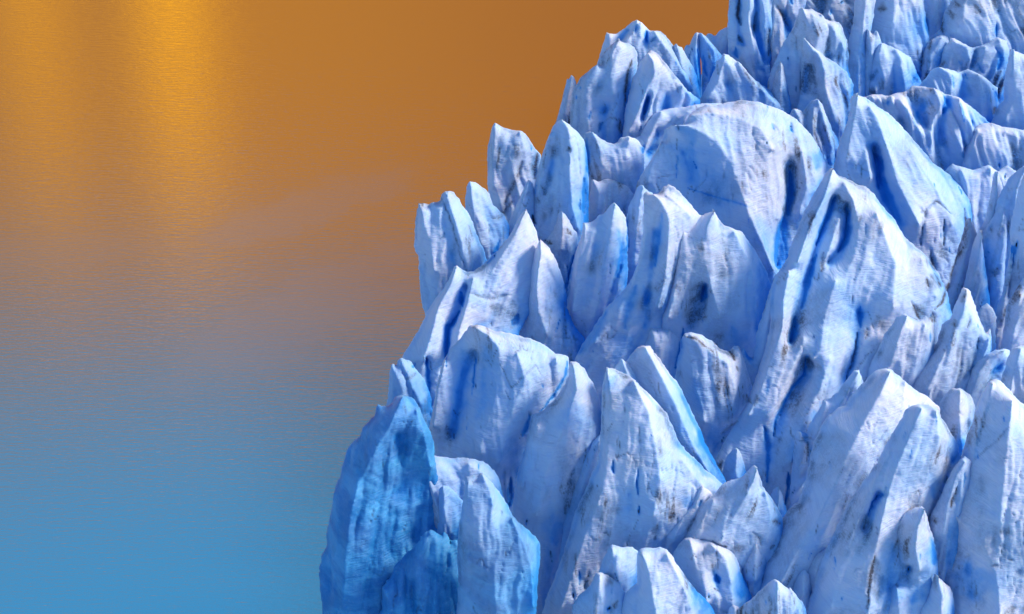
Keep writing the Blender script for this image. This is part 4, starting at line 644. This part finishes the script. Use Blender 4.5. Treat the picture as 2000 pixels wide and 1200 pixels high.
# bottom middle
serac(B_, 'ice block', 'plain lavender ice block at the bottom, left of the bright horn near the bottom edge', 1190,
 [(1150,1170),(1162,1130),(1172,1110),(1180,1090),(1188,1072),(1195,1062),(1215,1068),(1235,1070),(1248,1078),(1255,1110),(1248,1140),(1225,1170),(1180,1180)],[(16,16,[(1195,1070),(1200,1110),(1210,1140)])], k=.28)
serac(D_, 'ice dome', 'stained round ice hump at the bottom edge, brown dirt on its right side', 1225,
 [(1108,1270),(1114,1215),(1118,1185),(1128,1165),(1140,1155),(1152,1145),(1158,1130),(1165,1119),(1174,1117),(1185,1122),(1198,1132),(1212,1145),(1222,1158),(1226,1190),(1222,1270)],[(20,20,[(1170,1121),(1165,1160),(1160,1210)])], k=.4)
serac(P_, 'ice pinnacle', 'bright ice horn at the bottom edge with a rounded left tip', 1240,
 [(1205,1280),(1212,1220),(1216,1180),(1222,1158),(1236,1145),(1248,1138),(1253,1120),(1249,1102),(1244,1088),(1246,1076),(1253,1071),(1265,1070),(1280,1071),(1290,1069),(1302,1073),(1312,1083),(1320,1098),(1332,1115),(1345,1135),(1360,1155),(1378,1170),(1390,1185),(1400,1205),(1410,1280)],
 [(24,40,[(1252,1080),(1264,1110),(1270,1150),(1280,1210)]),(26,22,[(1300,1080),(1325,1130),(1345,1180)])], k=.22, flute=.5, rough=.7)
serac('ice_lump', 'ice lump', 'tiny rounded ice knob at the bottom edge beside the white triangular block', 1250,
 [(1415,1260),(1419,1205),(1424,1189),(1432,1181),(1441,1186),(1450,1200),(1458,1260)],[(9,9,[(1433,1185),(1434,1210)])], k=.5)
serac(B_, 'ice block', 'white triangular ice block at the bottom edge with a cleft right side', 1266,
 [(1415,1280),(1430,1215),(1440,1192),(1452,1180),(1465,1172),(1480,1158),(1495,1145),(1506,1135),(1513,1130),(1522,1136),(1532,1145),(1540,1150),(1543,1146),(1552,1158),(1560,1168),(1568,1176),(1575,1195),(1582,1280)],[(26,26,[(1514,1133),(1512,1165),(1510,1210)]),(12,12,[(1545,1155),(1560,1200)])], k=.22, rough=.7)
# blue cliff at the water
serac(F_, 'ice fin', 'lavender scoop-shaped ice rim with small spike beside the deep blue cliff', 1085,
 [(785,1150),(792,1050),(797,980),(798,930),(795,885),(794,858),(797,845),(804,847),(812,853),(820,865),(830,877),(840,886),(855,892),(880,895),(905,894),(925,896),(945,902),(958,912),(970,925),(978,945),(984,970),(995,1000),(1005,1040),(990,1080),(940,1090),(880,1100),(830,1120)],
 [(24,30,[(798,848),(812,875),(828,905),(842,940),(855,980),(865,1030)]),(16,8,[(915,905),(950,930),(965,965)]),(12,12,[(905,935),(895,980),(890,1030)]),(4,4,[(820,950),(828,1010),(830,1060)])], glass=.3, k=.22, tone=.15, flute=.5)
serac('ice_cliff', 'ice cliff', 'deep blue ice cliff rising from the lake at the lower left end', 1120,
 [(640,1420),(632,1300),(630,1220),(628,1180),(624,1140),(623,1110),(629,1085),(637,1070),(640,1030),(646,1000),(652,965),(655,948),(665,928),(671,905),(677,880),(690,862),(702,852),(707,840),(715,828),(726,814),(732,813),(735,800),(738,790),(746,794),(756,795),(765,788),(773,777),(783,772),(793,773),(803,776),(812,785),(822,803),(832,826),(842,842),(848,862),(850,900),(860,960),(870,1050),(870,1200),(860,1420)],
 [(26,36,[(787,776),(765,830),(735,880),(705,940),(690,1000),(680,1080),(676,1160),(676,1250)]),(8,-6,[(780,850),(788,920),(800,1000),(808,1050)]),(24,20,[(815,800),(832,850),(842,910)]),(18,18,[(730,960),(730,1050),(720,1150)]),(8,8,[(655,960),(648,1060),(645,1150)])], k=.24, tone=.6, glass=0.9, flute=.8, ext=0)
serac('ice_shard', 'ice shard', 'small pale blue ice shard between the deep blue cliff and the tapering cone', 1135,
 [(845,1110),(850,1050),(856,1020),(857,985),(858,958),(866,947),(876,949),(888,960),(900,972),(910,990),(910,1040),(895,1090),(870,1120)],[(12,12,[(866,950),(870,1000),(880,1040)])], tone=.3, glass=.5, k=.25)
serac(B_, 'ice block', 'rough crystalline blue ice mass at the bottom edge between the cliff and the tapering cone', 1180,
 [(735,1420),(742,1260),(744,1180),(745,1145),(752,1137),(760,1130),(770,1110),(785,1090),(800,1075),(812,1062),(822,1050),(835,1038),(842,1035),(852,1042),(862,1046),(866,1038),(872,1045),(880,1060),(890,1050),(900,1060),(910,1120),(912,1200),(915,1420)],
 [(16,20,[(748,1140),(765,1170),(775,1210),(775,1280)]),(12,14,[(842,1040),(822,1075),(812,1120)]),(18,18,[(870,1120),(850,1160),(860,1220)]),(2,2,[(800,1130),(810,1190)])], k=.2, tone=.62, glass=1.0, flute=1.6, rough=2.0, ext=0)
serac(P_, 'ice pinnacle', 'tapering pale blue ice cone with flat tip, right of the deep blue cliff', 1235,
 [(888,1420),(890,1300),(892,1200),(895,1140),(893,1080),(897,1025),(902,990),(906,965),(908,930),(920,929),(934,928),(938,924),(944,924),(952,932),(962,944),(972,957),(980,970),(990,985),(1000,1003),(1012,1018),(1028,1032),(1045,1048),(1053,1060),(1056,1080),(1052,1120),(1048,1200),(1046,1420)],
 [(18,30,[(944,928),(955,950),(962,985),(955,1030),(948,1080)]),(26,30,[(1000,1010),(1022,1060),(1038,1110),(1040,1180)]),(20,24,[(915,940),(912,1010),(915,1100)]),(28,28,[(965,1100),(970,1200)])], k=.22, tone=.22, glass=.65, flute=.6, ext=0)

build_all()

# ------------------------------------------------------------------ glacier body under the towers, and the lake
edge = [(-150,1470),(60,1475),(125,1400),(200,1290),(300,1190),(420,1110),(520,1020),(640,930),(760,870),(860,800),(1000,760),(1150,730),(1420,720)]
ey, ex = zip(*edge)
py = np.linspace(-140, 1420, 170); uu = np.linspace(0, 1, 200)
PY, UU = np.meshgrid(py, uu, indexing='ij')
PXL = np.interp(PY, ey, ex); PX = PXL + UU*(2500-PXL)
t = T0 + M*(KT*(600-PY) + 230) - M*45*np.abs(fbm(PX/60, PY/90, 4))
t = t + 0.0
V = place(PX.ravel(), PY.ravel(), t.ravel()).reshape(PY.shape+(3,))
# walls: the left flank and the front drop into the lake
left = V[:, 0].copy(); left[:, 2] = -3; left[:, 0] -= 2.0
V = np.concatenate([left[:, None], V], 1)
front = V[-1].copy(); front[:, 2] = -3; front[:, 1] -= 2.0
V = np.concatenate([V, front[None]], 0)
H_, W2 = V.shape[:2]
ii, jj = np.meshgrid(np.arange(H_-1), np.arange(W2-1), indexing='ij'); ii = ii.ravel(); jj = jj.ravel()
Q = np.stack([ii*W2+jj, (ii+1)*W2+jj, (ii+1)*W2+jj+1, ii*W2+jj+1], 1)
VV = V.reshape(-1, 3)
gl_ = link_mesh('glacier', VV, Q, ICE, (0, 330, 0), {'fresh_shade': np.full(len(VV), .75), 'dirt': np.full(len(VV), .1), 'teal': np.zeros(len(VV))})
gl_['kind'] = 'structure'
s = 6000.0
lake = link_mesh('water', np.array([[-s, -s, 0], [s, -s, 0], [s, s, 0], [-s, s, 0]], float), np.array([[0, 1, 2, 3]]), WATER, (0, 0, 0))
lake['kind'] = 'structure'
